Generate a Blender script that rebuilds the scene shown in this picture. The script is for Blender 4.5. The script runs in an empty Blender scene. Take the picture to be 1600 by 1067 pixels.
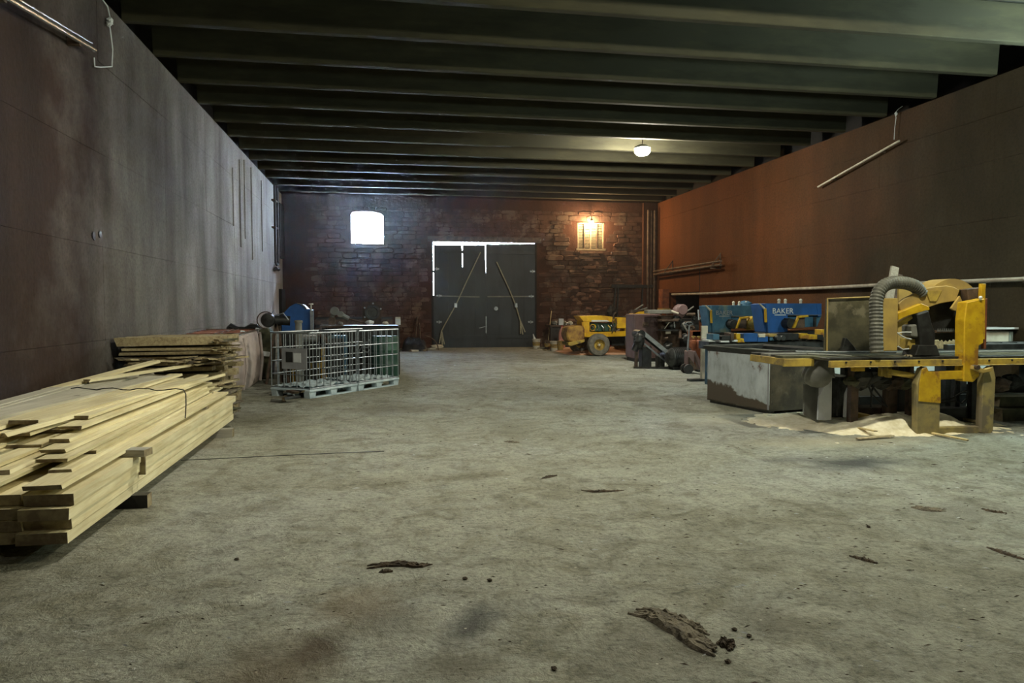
import bpy, math, random
from mathutils import Vector, Matrix, Euler
random.seed(7)
SC = bpy.context.scene
COL = SC.collection
PI = math.pi
R = math.radians

# ------------------------------------------------------------------ camera
FPX = 1144.0
PITCH = math.atan(55.5/FPX)
YAW = math.atan(200/FPX*math.cos(PITCH))
cam = bpy.data.cameras.new('camera'); camo = bpy.data.objects.new('camera', cam); COL.objects.link(camo)
cam.sensor_fit = 'HORIZONTAL'; cam.sensor_width = 36.0; cam.lens = 36.0*FPX/1600
cam.clip_start = 0.05; cam.clip_end = 300
camo.location = (0, 0, 1.6)
camo.rotation_euler = (PI/2-PITCH, 0, -YAW)
SC.camera = camo
_fw = Vector((math.sin(YAW)*math.cos(PITCH), math.cos(YAW)*math.cos(PITCH), -math.sin(PITCH)))
_rt = Vector((math.cos(YAW), -math.sin(YAW), 0)); _up = _rt.cross(_fw)
def _ray(x, y): return _fw+_rt*((x-800)/FPX)-_up*((y-533.5)/FPX)
def gnd(x, y, z=0.0):
    d = _ray(x, y); return Vector((0, 0, 1.6))+d*((z-1.6)/d.z)
def at(x, y, Y):
    d = _ray(x, y); return Vector((0, 0, 1.6))+d*(Y/d.y)
def atX(x, y, X):
    d = _ray(x, y); return Vector((0, 0, 1.6))+d*(X/d.x)

# ------------------------------------------------------------------ world, exposure
SC.view_settings.view_transform = 'Standard'; SC.view_settings.look = 'None'
SC.view_settings.gamma = 1.0; SC.view_settings.use_curve_mapping = False
SC.view_settings.exposure = 0.95
W = bpy.data.worlds.new('daylight'); SC.world = W; W.use_nodes = True
bg = W.node_tree.nodes['Background']; bg.inputs[0].default_value = (0.62, 0.78, 1.0, 1); bg.inputs[1].default_value = 75.0
L_MAIN, L_RIGHT, L_FAR, L_WALL, L_COOL = 540, 700, 420, 620, 480   # lamp glass radiance

# ------------------------------------------------------------------ materials
MATS = {}
def nd(nt, t, **kw):
    n = nt.nodes.new(t)
    for k, v in kw.items(): setattr(n, k, v)
    return n
def ramp(nt, fac, stops):
    r = nd(nt, 'ShaderNodeValToRGB'); e = r.color_ramp.elements
    while len(e) < len(stops): e.new(0.5)
    for i, (p, c) in enumerate(stops):
        e[i].position = p; e[i].color = (c[0], c[1], c[2], 1) if not isinstance(c, (int, float)) else (c, c, c, 1)
    nt.links.new(fac, r.inputs[0]); return r.outputs[0]
def mix(nt, fac, a, b, mode='MIX'):
    m = nd(nt, 'ShaderNodeMix', data_type='RGBA', blend_type=mode)
    for sock, v in ((m.inputs[0], fac), (m.inputs[6], a), (m.inputs[7], b)):
        if hasattr(v, 'links'): nt.links.new(v, sock)
        elif isinstance(v, (int, float)): sock.default_value = v
        else: sock.default_value = (v[0], v[1], v[2], 1)
    return m.outputs[2]
def noise(nt, vec, scale, detail=4, rough=.55, stretch=None, dist=0.0):
    if stretch:
        mp = nd(nt, 'ShaderNodeMapping'); mp.inputs['Scale'].default_value = stretch
        nt.links.new(vec, mp.inputs[0]); vec = mp.outputs[0]
    n = nd(nt, 'ShaderNodeTexNoise'); n.inputs['Scale'].default_value = scale
    n.inputs['Detail'].default_value = detail; n.inputs['Roughness'].default_value = rough
    n.inputs['Distortion'].default_value = dist
    nt.links.new(vec, n.inputs['Vector']); return n.outputs['Fac']
def base(name):
    m = bpy.data.materials.new(name); m.use_nodes = True; nt = m.node_tree
    bs = nt.nodes['Principled BSDF']
    tc = nd(nt, 'ShaderNodeTexCoord'); return m, nt, bs, tc.outputs['Object']
def bump(nt, bs, h, strength=.4, dist=.02):
    b = nd(nt, 'ShaderNodeBump'); b.inputs['Strength'].default_value = strength; b.inputs['Distance'].default_value = dist
    nt.links.new(h, b.inputs['Height']); nt.links.new(b.outputs[0], bs.inputs['Normal'])
def mat(name, c, c2=None, rough=.6, metal=0.0, scale=6, lo=.4, hi=.62, bmp=.15, stretch=None, c3=None, vary=0.0):
    """two-tone weathered surface with optional sparse third colour"""
    if name in MATS: return MATS[name]
    m, nt, bs, v = base(name)
    c2 = c2 or tuple(x*.7 for x in c)
    f = noise(nt, v, scale, 5, .6, stretch)
    col = ramp(nt, f, [(lo, c2), (hi, c)])
    if c3:
        g = noise(nt, v, scale*.55, 6, .65, stretch)
        k = ramp(nt, g, [(.53, 0.0), (.6, 1.0)])
        col = mix(nt, k, col, c3)
    if vary:
        oi = nd(nt, 'ShaderNodeObjectInfo')
        k = nd(nt, 'ShaderNodeMapRange'); k.inputs[3].default_value = 1-vary; k.inputs[4].default_value = 1+vary
        nt.links.new(oi.outputs['Random'], k.inputs[0])
        vm = nd(nt, 'ShaderNodeVectorMath', operation='SCALE'); nt.links.new(col, vm.inputs[0]); nt.links.new(k.outputs[0], vm.inputs[3])
        col = vm.outputs[0]
    nt.links.new(col, bs.inputs['Base Color'])
    bs.inputs['Roughness'].default_value = rough; bs.inputs['Metallic'].default_value = metal
    if bmp: bump(nt, bs, noise(nt, v, scale*4, 4, .6, stretch), bmp, .01)
    MATS[name] = m; return m
def glow(name, c, s):
    m = bpy.data.materials.new(name); m.use_nodes = True; nt = m.node_tree
    bs = nt.nodes['Principled BSDF']; bs.inputs['Base Color'].default_value = (.8, .8, .8, 1)
    bs.inputs['Emission Color'].default_value = (*c, 1); bs.inputs['Emission Strength'].default_value = s
    return m

def floor_mat():
    m, nt, bs, v = base('floor_concrete')
    big = noise(nt, v, .35, 5, .6, None, .6)
    col = ramp(nt, big, [(.3, (.25, .24, .175)), (.5, (.335, .335, .27)), (.7, (.385, .395, .355))])
    # cooler, bluer slab towards the right-hand side
    sx = nd(nt, 'ShaderNodeSeparateXYZ'); nt.links.new(v, sx.inputs[0])
    mr = nd(nt, 'ShaderNodeMapRange'); mr.inputs[1].default_value = 1.0; mr.inputs[2].default_value = 7.0
    nt.links.new(sx.outputs[0], mr.inputs[0])
    col = mix(nt, mr.outputs[0], col, (.93, 1.0, 1.10), 'MULTIPLY')
    med = noise(nt, v, 2.2, 6, .68, None, 1.2)
    col = mix(nt, 1.0, col, ramp(nt, med, [(.33, (.62, .60, .54)), (.52, (1, 1, 1)), (.72, (1.18, 1.18, 1.16))]), 'MULTIPLY')
    fine = noise(nt, v, 26, 6, .75)
    col = mix(nt, 1.0, col, ramp(nt, fine, [(.32, .42), (.47, .98), (.7, 1.2)]), 'MULTIPLY')
    mid = noise(nt, v, 8, 9, .78, None, .8)
    col = mix(nt, .9, col, ramp(nt, mid, [(.36, .62), (.48, .98), (.62, 1.1), (.7, 1.2)]), 'MULTIPLY')
    mpf = nd(nt, 'ShaderNodeMapping'); mpf.inputs['Rotation'].default_value = (0, 0, .35); mpf.inputs['Scale'].default_value = (1, 4.5, 1); nt.links.new(v, mpf.inputs[0])
    flk = noise(nt, mpf.outputs[0], 13, 3, .6)
    col = mix(nt, ramp(nt, flk, [(.67, 0.0), (.71, .75)]), col, (.075, .07, .05))
    # trowel and tyre scratches in two directions
    for a, sc in ((.5, 3.0), (-.9, 2.4)):
        mp = nd(nt, 'ShaderNodeMapping'); mp.inputs['Rotation'].default_value = (0, 0, a); mp.inputs['Scale'].default_value = (1.2, 9, 1)
        nt.links.new(v, mp.inputs[0])
        s = noise(nt, mp.outputs[0], sc, 7, .7, None, 1.5)
        col = mix(nt, .8, col, ramp(nt, s, [(.3, .5), (.41, .98), (.62, 1.0), (.7, 1.22)]), 'MULTIPLY')
    # oil stains, brown rust tints: each at its own place on the slab
    def stain(px, py, rx, ry, c, k=.75, rot=0.0):
        nonlocal col
        g = gnd(px, py)
        mp = nd(nt, 'ShaderNodeMapping', vector_type='TEXTURE'); mp.inputs['Location'].default_value = g
        mp.inputs['Rotation'].default_value = (0, 0, rot); mp.inputs['Scale'].default_value = (rx, ry, 1)
        nt.links.new(v, mp.inputs[0])
        nz = nd(nt, 'ShaderNodeTexNoise'); nz.inputs['Scale'].default_value = 3.5; nz.inputs['Detail'].default_value = 6; nz.inputs['Roughness'].default_value = .7
        nt.links.new(v, nz.inputs['Vector'])
        sb = nd(nt, 'ShaderNodeVectorMath', operation='MULTIPLY_ADD'); nt.links.new(nz.outputs['Color'], sb.inputs[0])
        sb.inputs[1].default_value = (1.3, 1.3, 0); sb.inputs[2].default_value = (-.65, -.65, 0)
        ad = nd(nt, 'ShaderNodeVectorMath', operation='ADD'); nt.links.new(mp.outputs[0], ad.inputs[0]); nt.links.new(sb.outputs[0], ad.inputs[1])
        ln = nd(nt, 'ShaderNodeVectorMath', operation='LENGTH'); nt.links.new(ad.outputs[0], ln.inputs[0])
        fk = ramp(nt, ln.outputs['Value'], [(.25, k), (1.0, 0.0)])
        col = mix(nt, fk, col, c)
    DK = (.045, .047, .045)
    stain(735, 975, .17, .34, DK, .8, -.5)
    stain(720, 1040, .3, .2, (.1, .085, .05), .6)
    stain(1335, 724, .75, .38, (.05, .055, .06), .85, .1)
    stain(1240, 718, .6, .25, (.09, .095, .1), .5)
    stain(500, 1010, .16, .25, (.07, .05, .03), .8, -.3)
    stain(430, 1040, .35, .4, (.12, .085, .045), .6)
    stain(620, 970, .25, .3, (.12, .11, .08), .55)
    stain(560, 945, .3, .35, (.2, .15, .09), .5)
    stain(320, 690, .4, .9, (.24, .19, .1), .5)
    stain(1040, 1010, .5, .35, (.11, .1, .07), .5, .4)
    stain(1200, 970, .25, .3, (.12, .11, .08), .5)
    stain(790, 665, .3, 1.8, (.16, .16, .12), .4)
    stain(880, 615, 2.4, 1.1, (.13, .125, .095), .4)
    stain(380, 655, .9, 1.1, (.13, .12, .08), .6)
    stain(620, 640, .9, .7, (.13, .12, .09), .5)
    stain(1500, 800, .6, .4, (.15, .15, .13), .5)
    stain(1150, 655, 1.1, .8, (.5, .48, .38), .55)
    stain(1330, 690, 1.5, .5, (.5, .46, .33), .5)
    # pale flour of sawdust specks
    vo = nd(nt, 'ShaderNodeTexVoronoi', feature='F1'); vo.inputs['Scale'].default_value = 5.5; nt.links.new(v, vo.inputs['Vector'])
    sp = ramp(nt, vo.outputs['Distance'], [(.035, 1.0), (.05, 0.0)])
    col = mix(nt, sp, col, (.5, .47, .38))
    nt.links.new(col, bs.inputs['Base Color'])
    bs.inputs['Roughness'].default_value = .82; bs.inputs['Specular IOR Level'].default_value = .3
    h1 = noise(nt, v, 3.0, 9, .72, None, 1.0); h2 = noise(nt, v, 30, 5, .7)
    ad = nd(nt, 'ShaderNodeMath', operation='MULTIPLY_ADD'); nt.links.new(h2, ad.inputs[0]); ad.inputs[1].default_value = .35; nt.links.new(h1, ad.inputs[2])
    bump(nt, bs, ad.outputs[0], 1.0, .06)
    return m

def wall_mat(name, stops, tint=None, streak=.6, tintrange=(6, 16)):
    """cast wall: stops = mottled colours; tint blends another colour over a stretch of the wall (left: light falloff put into the colour; right: rust-brown paint)"""
    m, nt, bs, v = base(name)
    big = noise(nt, v, .55, 6, .62, (1, 1, .6), .5)
    col = ramp(nt, big, stops)
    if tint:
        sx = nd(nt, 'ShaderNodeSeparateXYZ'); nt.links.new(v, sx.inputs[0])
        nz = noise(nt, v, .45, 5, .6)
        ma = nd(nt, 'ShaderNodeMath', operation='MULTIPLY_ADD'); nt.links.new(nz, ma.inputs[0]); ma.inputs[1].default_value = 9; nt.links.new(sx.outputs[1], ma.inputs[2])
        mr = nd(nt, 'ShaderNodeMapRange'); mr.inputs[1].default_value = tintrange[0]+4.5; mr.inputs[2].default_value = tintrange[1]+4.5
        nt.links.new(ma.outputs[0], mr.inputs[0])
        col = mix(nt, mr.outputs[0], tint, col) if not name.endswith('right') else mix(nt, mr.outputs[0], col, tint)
    st = noise(nt, v, 1.1, 3, .5, (1, 1.2, .16))
    col = mix(nt, streak, col, ramp(nt, st, [(.3, .55), (.52, 1.0), (.7, 1.25)]), 'MULTIPLY')
    fine = noise(nt, v, 20, 5, .7)
    col = mix(nt, 1.0, col, ramp(nt, fine, [(.3, .7), (.5, 1.0), (.7, 1.2)]), 'MULTIPLY')
    nt.links.new(col, bs.inputs['Base Color']); bs.inputs['Roughness'].default_value = .85; bs.inputs['Specular IOR Level'].default_value = .25
    bump(nt, bs, noise(nt, v, 9, 8, .7, (1, 1, .7)), .45, .03)
    return m

M_FLOOR = floor_mat()
M_WL = wall_mat('concrete_left', [(.3, (.26, .25, .23)), (.5, (.38, .375, .35)), (.7, (.54, .53, .51))], (.026, .014, .009), .85, (9, 21))  # near end dark, far end pale: light falloff put into the colour
M_WR = wall_mat('concrete_right', [(.3, (.020, .015, .005)), (.5, (.030, .022, .010)), (.7, (.042, .034, .018))], (.115, .036, .009), .45, (13, 23))
M_WB = wall_mat('back_render', [(.3, (.036, .015, .009)), (.5, (.062, .022, .012)), (.7, (.08, .032, .019))], None, .5)
M_STONE = mat('stone', (.085, .036, .021), (.042, .017, .010), .85, scale=3.2, bmp=.7, vary=.18, c3=(.12, .075, .052))
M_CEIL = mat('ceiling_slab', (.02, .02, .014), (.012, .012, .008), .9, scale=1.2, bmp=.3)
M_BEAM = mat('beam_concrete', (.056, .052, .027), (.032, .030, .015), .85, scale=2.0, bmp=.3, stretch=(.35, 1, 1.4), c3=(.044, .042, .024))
M_DARK = mat('dark_void', (.008, .008, .008), (.005, .005, .005), .9)

def wood_mat(name, c, c2, knots=True, stretch=(14, .7, 14), vary=.12):
    if name in MATS: return MATS[name]
    m, nt, bs, v = base(name)
    oi = nd(nt, 'ShaderNodeObjectInfo')
    off = nd(nt, 'ShaderNodeVectorMath', operation='SCALE'); off.inputs[0].default_value = (7, 13, 5); nt.links.new(oi.outputs['Random'], off.inputs[3])
    ad = nd(nt, 'ShaderNodeVectorMath', operation='ADD'); nt.links.new(v, ad.inputs[0]); nt.links.new(off.outputs[0], ad.inputs[1]); v2 = ad.outputs[0]
    g = noise(nt, v2, 2.2, 6, .6, stretch, .6)
    col = ramp(nt, g, [(.35, c2), (.6, c)])
    b = noise(nt, v2, 1.1, 4, .6)
    col = mix(nt, .8, col, ramp(nt, b, [(.35, (.8, .78, .72)), (.6, (1.06, 1.05, 1.02))]), 'MULTIPLY')
    if knots:
        vo = nd(nt, 'ShaderNodeTexVoronoi'); vo.inputs['Scale'].default_value = 1.6; nt.links.new(v2, vo.inputs['Vector'])
        k = ramp(nt, vo.outputs['Distance'], [(.045, 1.0), (.07, 0.0)]); col = mix(nt, k, col, tuple(x*.35 for x in c2))
    mr = nd(nt, 'ShaderNodeMapRange'); mr.inputs[3].default_value = 1-vary; mr.inputs[4].default_value = 1+vary; nt.links.new(oi.outputs['Random'], mr.inputs[0])
    vm = nd(nt, 'ShaderNodeVectorMath', operation='SCALE'); nt.links.new(col, vm.inputs[0]); nt.links.new(mr.outputs[0], vm.inputs[3])
    nt.links.new(vm.outputs[0], bs.inputs['Base Color']); bs.inputs['Roughness'].default_value = .7; bs.inputs['Specular IOR Level'].default_value = .3
    bump(nt, bs, g, .25, .01)
    MATS[name] = m; return m
M_PINE = wood_mat('fresh_pine', (.78, .72, .49), (.64, .55, .32))
M_PINEX = wood_mat('fresh_pine_crosswise', (.72, .60, .34), (.52, .40, .19), stretch=(.7, 14, 14))
M_PINEG = wood_mat('greying_pine', (.56, .54, .46), (.44, .42, .33))
M_END = mat('end_grain', (.30, .25, .14), (.16, .12, .07), .85, scale=9, bmp=.5, vary=.2)
M_OLD = wood_mat('old_board', (.42, .36, .22), (.24, .19, .11), stretch=(.7, 14, 14))
M_GREYW = wood_mat('grey_board', (.40, .39, .35), (.28, .27, .24))
M_BARK = mat('bark', (.085, .06, .035), (.035, .025, .015), .9, scale=22, bmp=.9)
M_BARKG = mat('grey_bark', (.17, .145, .10), (.07, .058, .04), .9, scale=20, bmp=.9)
M_CHIP = mat('pale_chip', (.6, .53, .36), (.42, .35, .22), .9, scale=12)
M_DUST = mat('sawdust', (.90, .85, .68), (.76, .70, .50), .95, scale=14, bmp=.6)
M_YEL = mat('yellow_paint', (.62, .40, .012), (.46, .27, .01), .5, scale=5, bmp=.15, c3=(.27, .13, .02))
M_YELD = mat('dirty_yellow', (.50, .36, .06), (.27, .19, .05), .65, scale=4, bmp=.25, c3=(.16, .12, .06))
M_MUST = mat('mustard_dusty', (.44, .31, .08), (.30, .21, .07), .7, scale=3, bmp=.2)
M_TRAC = mat('tractor_yellow', (.80, .50, .012), (.62, .36, .012), .45, scale=3, bmp=.1, c3=(.55, .28, .02))
M_BLUE = mat('blue_enamel', (.016, .10, .36), (.012, .07, .22), .45, scale=2, bmp=.08)
M_BLUED = mat('blue_dusty', (.05, .14, .22), (.02, .085, .16), .6, scale=2.4, bmp=.1, c3=(.16, .21, .17))
M_STEEL = mat('dark_steel', (.075, .08, .08), (.03, .032, .032), .45, .6, scale=6)
M_BLACK = mat('black_iron', (.03, .032, .032), (.014, .014, .014), .5, .2, scale=8)
M_IRON = mat('brown_iron', (.13, .085, .06), (.05, .035, .025), .65, .2, scale=6)
M_GALV = mat('galvanised', (.36, .40, .43), (.24, .27, .30), .42, .75, scale=10)
M_WHITEP = mat('pale_plastic', (.62, .72, .76), (.42, .52, .58), .5, scale=4)
M_CREAM = mat('cream_paint', (.66, .64, .54), (.5, .47, .38), .6, scale=4)
M_GREYP = mat('grey_paint', (.34, .36, .38), (.26, .27, .29), .55, scale=3, bmp=.08)
M_GREYM = mat('machine_grey', (.20, .205, .185), (.14, .14, .125), .6, scale=3)
M_WINE = mat('wine_grey_paint', (.20, .135, .135), (.15, .095, .095), .55, scale=2.5)
M_RUST = mat('rust', (.24, .075, .028), (.12, .035, .015), .8, scale=5, bmp=.4)
M_RED = mat('red_paint', (.36, .035, .02), (.22, .02, .015), .5)
M_GREEN = mat('green_drum', (.035, .11, .075), (.018, .06, .045), .5, scale=3)
M_RUBBER = mat('tyre_rubber', (.20, .195, .165), (.12, .118, .10), .85, scale=12, bmp=.3)
M_RUBD = mat('black_rubber', (.025, .025, .026), (.015, .015, .015), .6, scale=12)
M_BAG = mat('woven_bag', (.62, .53, .49), (.50, .41, .38), .75, scale=3, bmp=.3)
M_LEG = mat('grimy_yellow_leg', (.36, .29, .11), (.20, .17, .09), .7, scale=3.5, bmp=.25, c3=(.17, .14, .09))
M_FLANGE_LIT = mat('lit_flange', (.62, .65, .70), (.5, .53, .58), .55, scale=3)  # grey paint made paler to stand in for lamplight on the flanges
M_SHEET = mat('dirty_sheet', (.085, .078, .045), (.04, .037, .022), .6, scale=5, c3=(.15, .135, .09))
M_STRAP = mat('strap_webbing', (.36, .34, .25), (.25, .23, .16), .8, scale=20)
M_DOOR = mat('door_steel', (.028, .037, .046), (.018, .024, .030), .55, .2, scale=1.8, stretch=(1, 1, .3))
M_PINK = mat('salmon_paint', (.62, .30, .24), (.5, .22, .17), .6)
M_GLABEL = mat('white_print', (.72, .76, .78), (.6, .64, .66), .6)
M_PIPE = mat('pipe_paint', (.40, .37, .31), (.26, .23, .18), .5, scale=5)
M_SILVER = mat('bright_metal', (.7, .72, .74), (.5, .52, .55), .25, .9, scale=12)
M_OLIVE = mat('olive_drab', (.10, .10, .055), (.05, .05, .03), .7, scale=5, bmp=.3)

def bin_mats():
    m, nt, bs, v = base('bin_blue_grey')
    # pale paint above a muddy tide line, rust patches near the rim
    sx = nd(nt, 'ShaderNodeSeparateXYZ'); nt.links.new(v, sx.inputs[0])
    nz = noise(nt, v, 2.2, 6, .65)
    a = nd(nt, 'ShaderNodeMath', operation='MULTIPLY_ADD'); nt.links.new(nz, a.inputs[0]); a.inputs[1].default_value = .45; nt.links.new(sx.outputs[2], a.inputs[2])
    b = nd(nt, 'ShaderNodeMath', operation='MULTIPLY_ADD'); nt.links.new(sx.outputs[0], b.inputs[0]); b.inputs[1].default_value = .16; nt.links.new(a.outputs[0], b.inputs[2])
    tide = ramp(nt, b.outputs[0], [(.60, 0.0), (.63, 1.0)])
    f = noise(nt, v, 5, 6, .7, (1, 1, .5))
    pale = ramp(nt, f, [(.3, (.30, .34, .36)), (.5, (.52, .58, .61)), (.7, (.62, .68, .71))])
    col = mix(nt, tide, (.10, .08, .06), pale)
    g = noise(nt, v, 2.6, 7, .7); c = nd(nt, 'ShaderNodeMath', operation='MULTIPLY_ADD'); nt.links.new(sx.outputs[2], c.inputs[0]); c.inputs[1].default_value = .22; nt.links.new(g, c.inputs[2])
    k = ramp(nt, c.outputs[0], [(.72, 0.0), (.78, .85)]); col = mix(nt, k, col, (.13, .07, .05))
    nt.links.new(col, bs.inputs['Base Color']); bs.inputs['Roughness'].default_value = .55
    bump(nt, bs, noise(nt, v, 14, 5, .6), .25, .01)
    return m
M_BIN = bin_mats()
M_BINF = mat('bin_dark', (.075, .065, .042), (.028, .025, .018), .7, scale=3.4, bmp=.3, c3=(.11, .10, .07))  # darker mottled tone for the remaining bin faces

# ------------------------------------------------------------------ mesh helpers
class MB:
    """collects shapes given in world coordinates (or local ones when org is None) into one mesh"""
    def __init__(s, org=None):
        s.v = []; s.f = []; s.m = []; s.inv = org.matrix_world.inverted() if org is not None else None
    def add(s, vs, fs, mi=0):
        k = len(s.v); s.v += [Vector(p) for p in vs]; s.f += [tuple(i+k for i in f) for f in fs]; s.m += [mi]*len(fs); return s
    def box(s, a, b, jit=0.0, mi=0):
        x0, y0, z0 = a; x1, y1, z1 = b
        vs = [(x0, y0, z0), (x1, y0, z0), (x1, y1, z0), (x0, y1, z0), (x0, y0, z1), (x1, y0, z1), (x1, y1, z1), (x0, y1, z1)]
        if jit: vs = [tuple(c+random.uniform(-jit, jit) for c in p) for p in vs]
        return s.add(vs, [(0, 3, 2, 1), (4, 5, 6, 7), (0, 1, 5, 4), (1, 2, 6, 5), (2, 3, 7, 6), (3, 0, 4, 7)], mi)
    def bar(s, p, q, w, h=None, mi=0, up=(0, 0, 1)):
        p, q = Vector(p), Vector(q); h = h or w; d = (q-p).normalized(); u = Vector(up)
        if abs(d.dot(u)) > .98: u = Vector((0, 1, 0))
        sx = d.cross(u).normalized()*(w/2); sy = sx.cross(d).normalized()*(h/2)
        vs = [p-sx-sy, p+sx-sy, p+sx+sy, p-sx+sy, q-sx-sy, q+sx-sy, q+sx+sy, q-sx+sy]
        return s.add(vs, [(0, 3, 2, 1), (4, 5, 6, 7), (0, 1, 5, 4), (1, 2, 6, 5), (2, 3, 7, 6), (3, 0, 4, 7)], mi)
    def cyl(s, p, q, r, r2=None, n=14, mi=0, cap=True):
        p, q = Vector(p), Vector(q); r2 = r if r2 is None else r2; d = (q-p).normalized()
        u = Vector((0, 0, 1)) if abs(d.z) < .9 else Vector((1, 0, 0)); a = d.cross(u).normalized(); b = d.cross(a)
        vs = []
        for c, rr in ((p, r), (q, r2)): vs += [c+(a*math.cos(t)+b*math.sin(t))*rr for t in [2*PI*i/n for i in range(n)]]
        fs = [(i, (i+1) % n, n+(i+1) % n, n+i) for i in range(n)]
        if cap: fs += [tuple(range(n-1, -1, -1)), tuple(range(n, 2*n))]
        return s.add(vs, fs, mi)
    def tube(s, pts, r, n=8, mi=0, rib=0.0):
        pts = [Vector(p) for p in pts]; k = len(pts); vs = []; pa = None
        for i, c in enumerate(pts):
            d = (pts[min(i+1, k-1)]-pts[max(i-1, 0)]).normalized()
            if pa is None: u = Vector((0, 0, 1)) if abs(d.z) < .9 else Vector((1, 0, 0)); a = d.cross(u).normalized()
            else: a = (pa-d*pa.dot(d)).normalized()
            pa = a; b = d.cross(a); rr = r*(1+rib*(1 if i % 2 else -1))
            vs += [c+(a*math.cos(t)+b*math.sin(t))*rr for t in [2*PI*j/n for j in range(n)]]
        fs = [(i*n+j, i*n+(j+1) % n, (i+1)*n+(j+1) % n, (i+1)*n+j) for i in range(k-1) for j in range(n)]
        fs += [tuple(range(n-1, -1, -1)), tuple(range((k-1)*n, k*n))]
        return s.add(vs, fs, mi)
    def prism(s, poly, ext, mi=0):
        e = Vector(ext); n = len(poly); vs = [Vector(p) for p in poly]; vs += [p+e for p in vs]
        return s.add(vs, [tuple(range(n-1, -1, -1)), tuple(range(n, 2*n))]+[(i, (i+1) % n, n+(i+1) % n, n+i) for i in range(n)], mi)
    def lathe(s, c, prof, n=20, axis='z', mi=0, ring=False):
        c = Vector(c); vs = []; k = len(prof)
        for r, h in prof:
            for j in range(n):
                t = 2*PI*j/n; x, y = r*math.cos(t), r*math.sin(t)
                vs.append(c+(Vector((x, y, h)) if axis == 'z' else Vector((x, h, y)) if axis == 'y' else Vector((h, x, y))))
        fs = [(i*n+j, i*n+(j+1) % n, (i+1)*n+(j+1) % n, (i+1)*n+j) for i in range(k-1) for j in range(n)]
        if ring: fs += [((k-1)*n+j, (k-1)*n+(j+1) % n, (j+1) % n, j) for j in range(n)]
        else: fs += [tuple(range(n-1, -1, -1)), tuple(range((k-1)*n, k*n))]
        return s.add(vs, fs, mi)
    def pbox(s, x0, y0, x1, y1, Y, depth, mi=0, jit=0.0):
        a = at(x0, y0, Y); b = at(x1, y1, Y)
        return s.box((min(a.x, b.x), Y, min(a.z, b.z)), (max(a.x, b.x), Y+depth, max(a.z, b.z)), jit, mi)
    def ppoly(s, pts, Y, depth, mi=0):
        return s.prism([at(x, y, Y) for x, y in pts], (0, depth, 0), mi)
    def ball(s, c, r, sz=(1, 1, 1), n=12, jit=0.0, mi=0):
        prof = [(max(.001, math.sin(PI*i/8)), -math.cos(PI*i/8)) for i in range(9)]
        k = len(s.v); s.lathe((0, 0, 0), prof, n, 'z', mi)
        for i in range(k, len(s.v)):
            q = s.v[i]; j = 1+random.uniform(-jit, jit); s.v[i] = Vector((c[0]+q.x*r*sz[0]*j, c[1]+q.y*r*sz[1]*j, c[2]+q.z*r*sz[2]*j))
        return s
def obj(name, mb, m, parent=None, smooth=False, bevel=0.0, kind=None, label=None, flip=False):
    me = bpy.data.meshes.new(name)
    vs = [mb.inv @ p for p in mb.v] if mb.inv is not None else mb.v
    me.from_pydata([tuple(p) for p in vs], [], mb.f)
    ms = m if isinstance(m, (list, tuple)) else [m]
    for x in ms: me.materials.append(x)
    if len(ms) > 1: me.polygons.foreach_set('material_index', mb.m)
    import bmesh
    bm = bmesh.new(); bm.from_mesh(me); bmesh.ops.recalc_face_normals(bm, faces=bm.faces)
    if bevel: bmesh.ops.bevel(bm, geom=bm.edges[:], offset=bevel, segments=1, affect='EDGES')
    bm.to_mesh(me); bm.free()
    if smooth:
        for p in me.polygons: p.use_smooth = True
        me.set_sharp_from_angle(angle=R(40))
    o = bpy.data.objects.new(name, me); COL.objects.link(o)
    if parent is not None: o.parent = parent
    if kind: o['kind'] = kind
    if label: o['label'] = label
    return o
def tag(o, label, cat, group=None):
    o['label'] = label; o['category'] = cat
    if group: o['group'] = group
    return o
def thing(name, label, cat, loc=(0, 0, 0), rotz=0.0, group=None):
    o = bpy.data.objects.new(name, None); COL.objects.link(o); o.empty_display_size = .1
    o.location = loc; o.rotation_euler = (0, 0, rotz)
    o.matrix_world = Matrix.Translation(Vector(loc)) @ Matrix.Rotation(rotz, 4, 'Z')
    return tag(o, label, cat, group)
def single(name, mb, m, label, cat, group=None, **kw):
    """a thing that is one mesh; origin moved to its base"""
    c = Vector((sum(p.x for p in mb.v)/len(mb.v), sum(p.y for p in mb.v)/len(mb.v), min(p.z for p in mb.v)))
    mb.v = [p-c for p in mb.v]; mb.inv = None
    o = obj(name, mb, m, **kw); o.location = c; return tag(o, label, cat, group)
def arc(c, r, a0, a1, n, plane='xz'):
    out = []
    for i in range(n+1):
        t = a0+(a1-a0)*i/n
        out.append((c[0]+r*math.cos(t), c[1], c[2]+r*math.sin(t)) if plane == 'xz' else (c[0]+r*math.cos(t), c[1]+r*math.sin(t), c[2]))
    return out

# ------------------------------------------------------------------ room shell
XL, XR, YB, YF, ZT = -3.65, 10.75, 28.0, -7.0, 5.68
fl = obj('floor', MB().box((XL-.5, YF-.5, -.25), (XR+1.6, YB+.6, 0)), M_FLOOR, kind='structure')
crack = MB()
pts = [gnd(x, y, .002) for x, y in ((283, 719), (350, 716), (430, 712), (520, 708), (600, 705))]
for a, b in zip(pts[:-1], pts[1:]): crack.bar(a, b, .018, .005)
obj('slab_joint', crack, M_BLACK, parent=fl)

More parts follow.
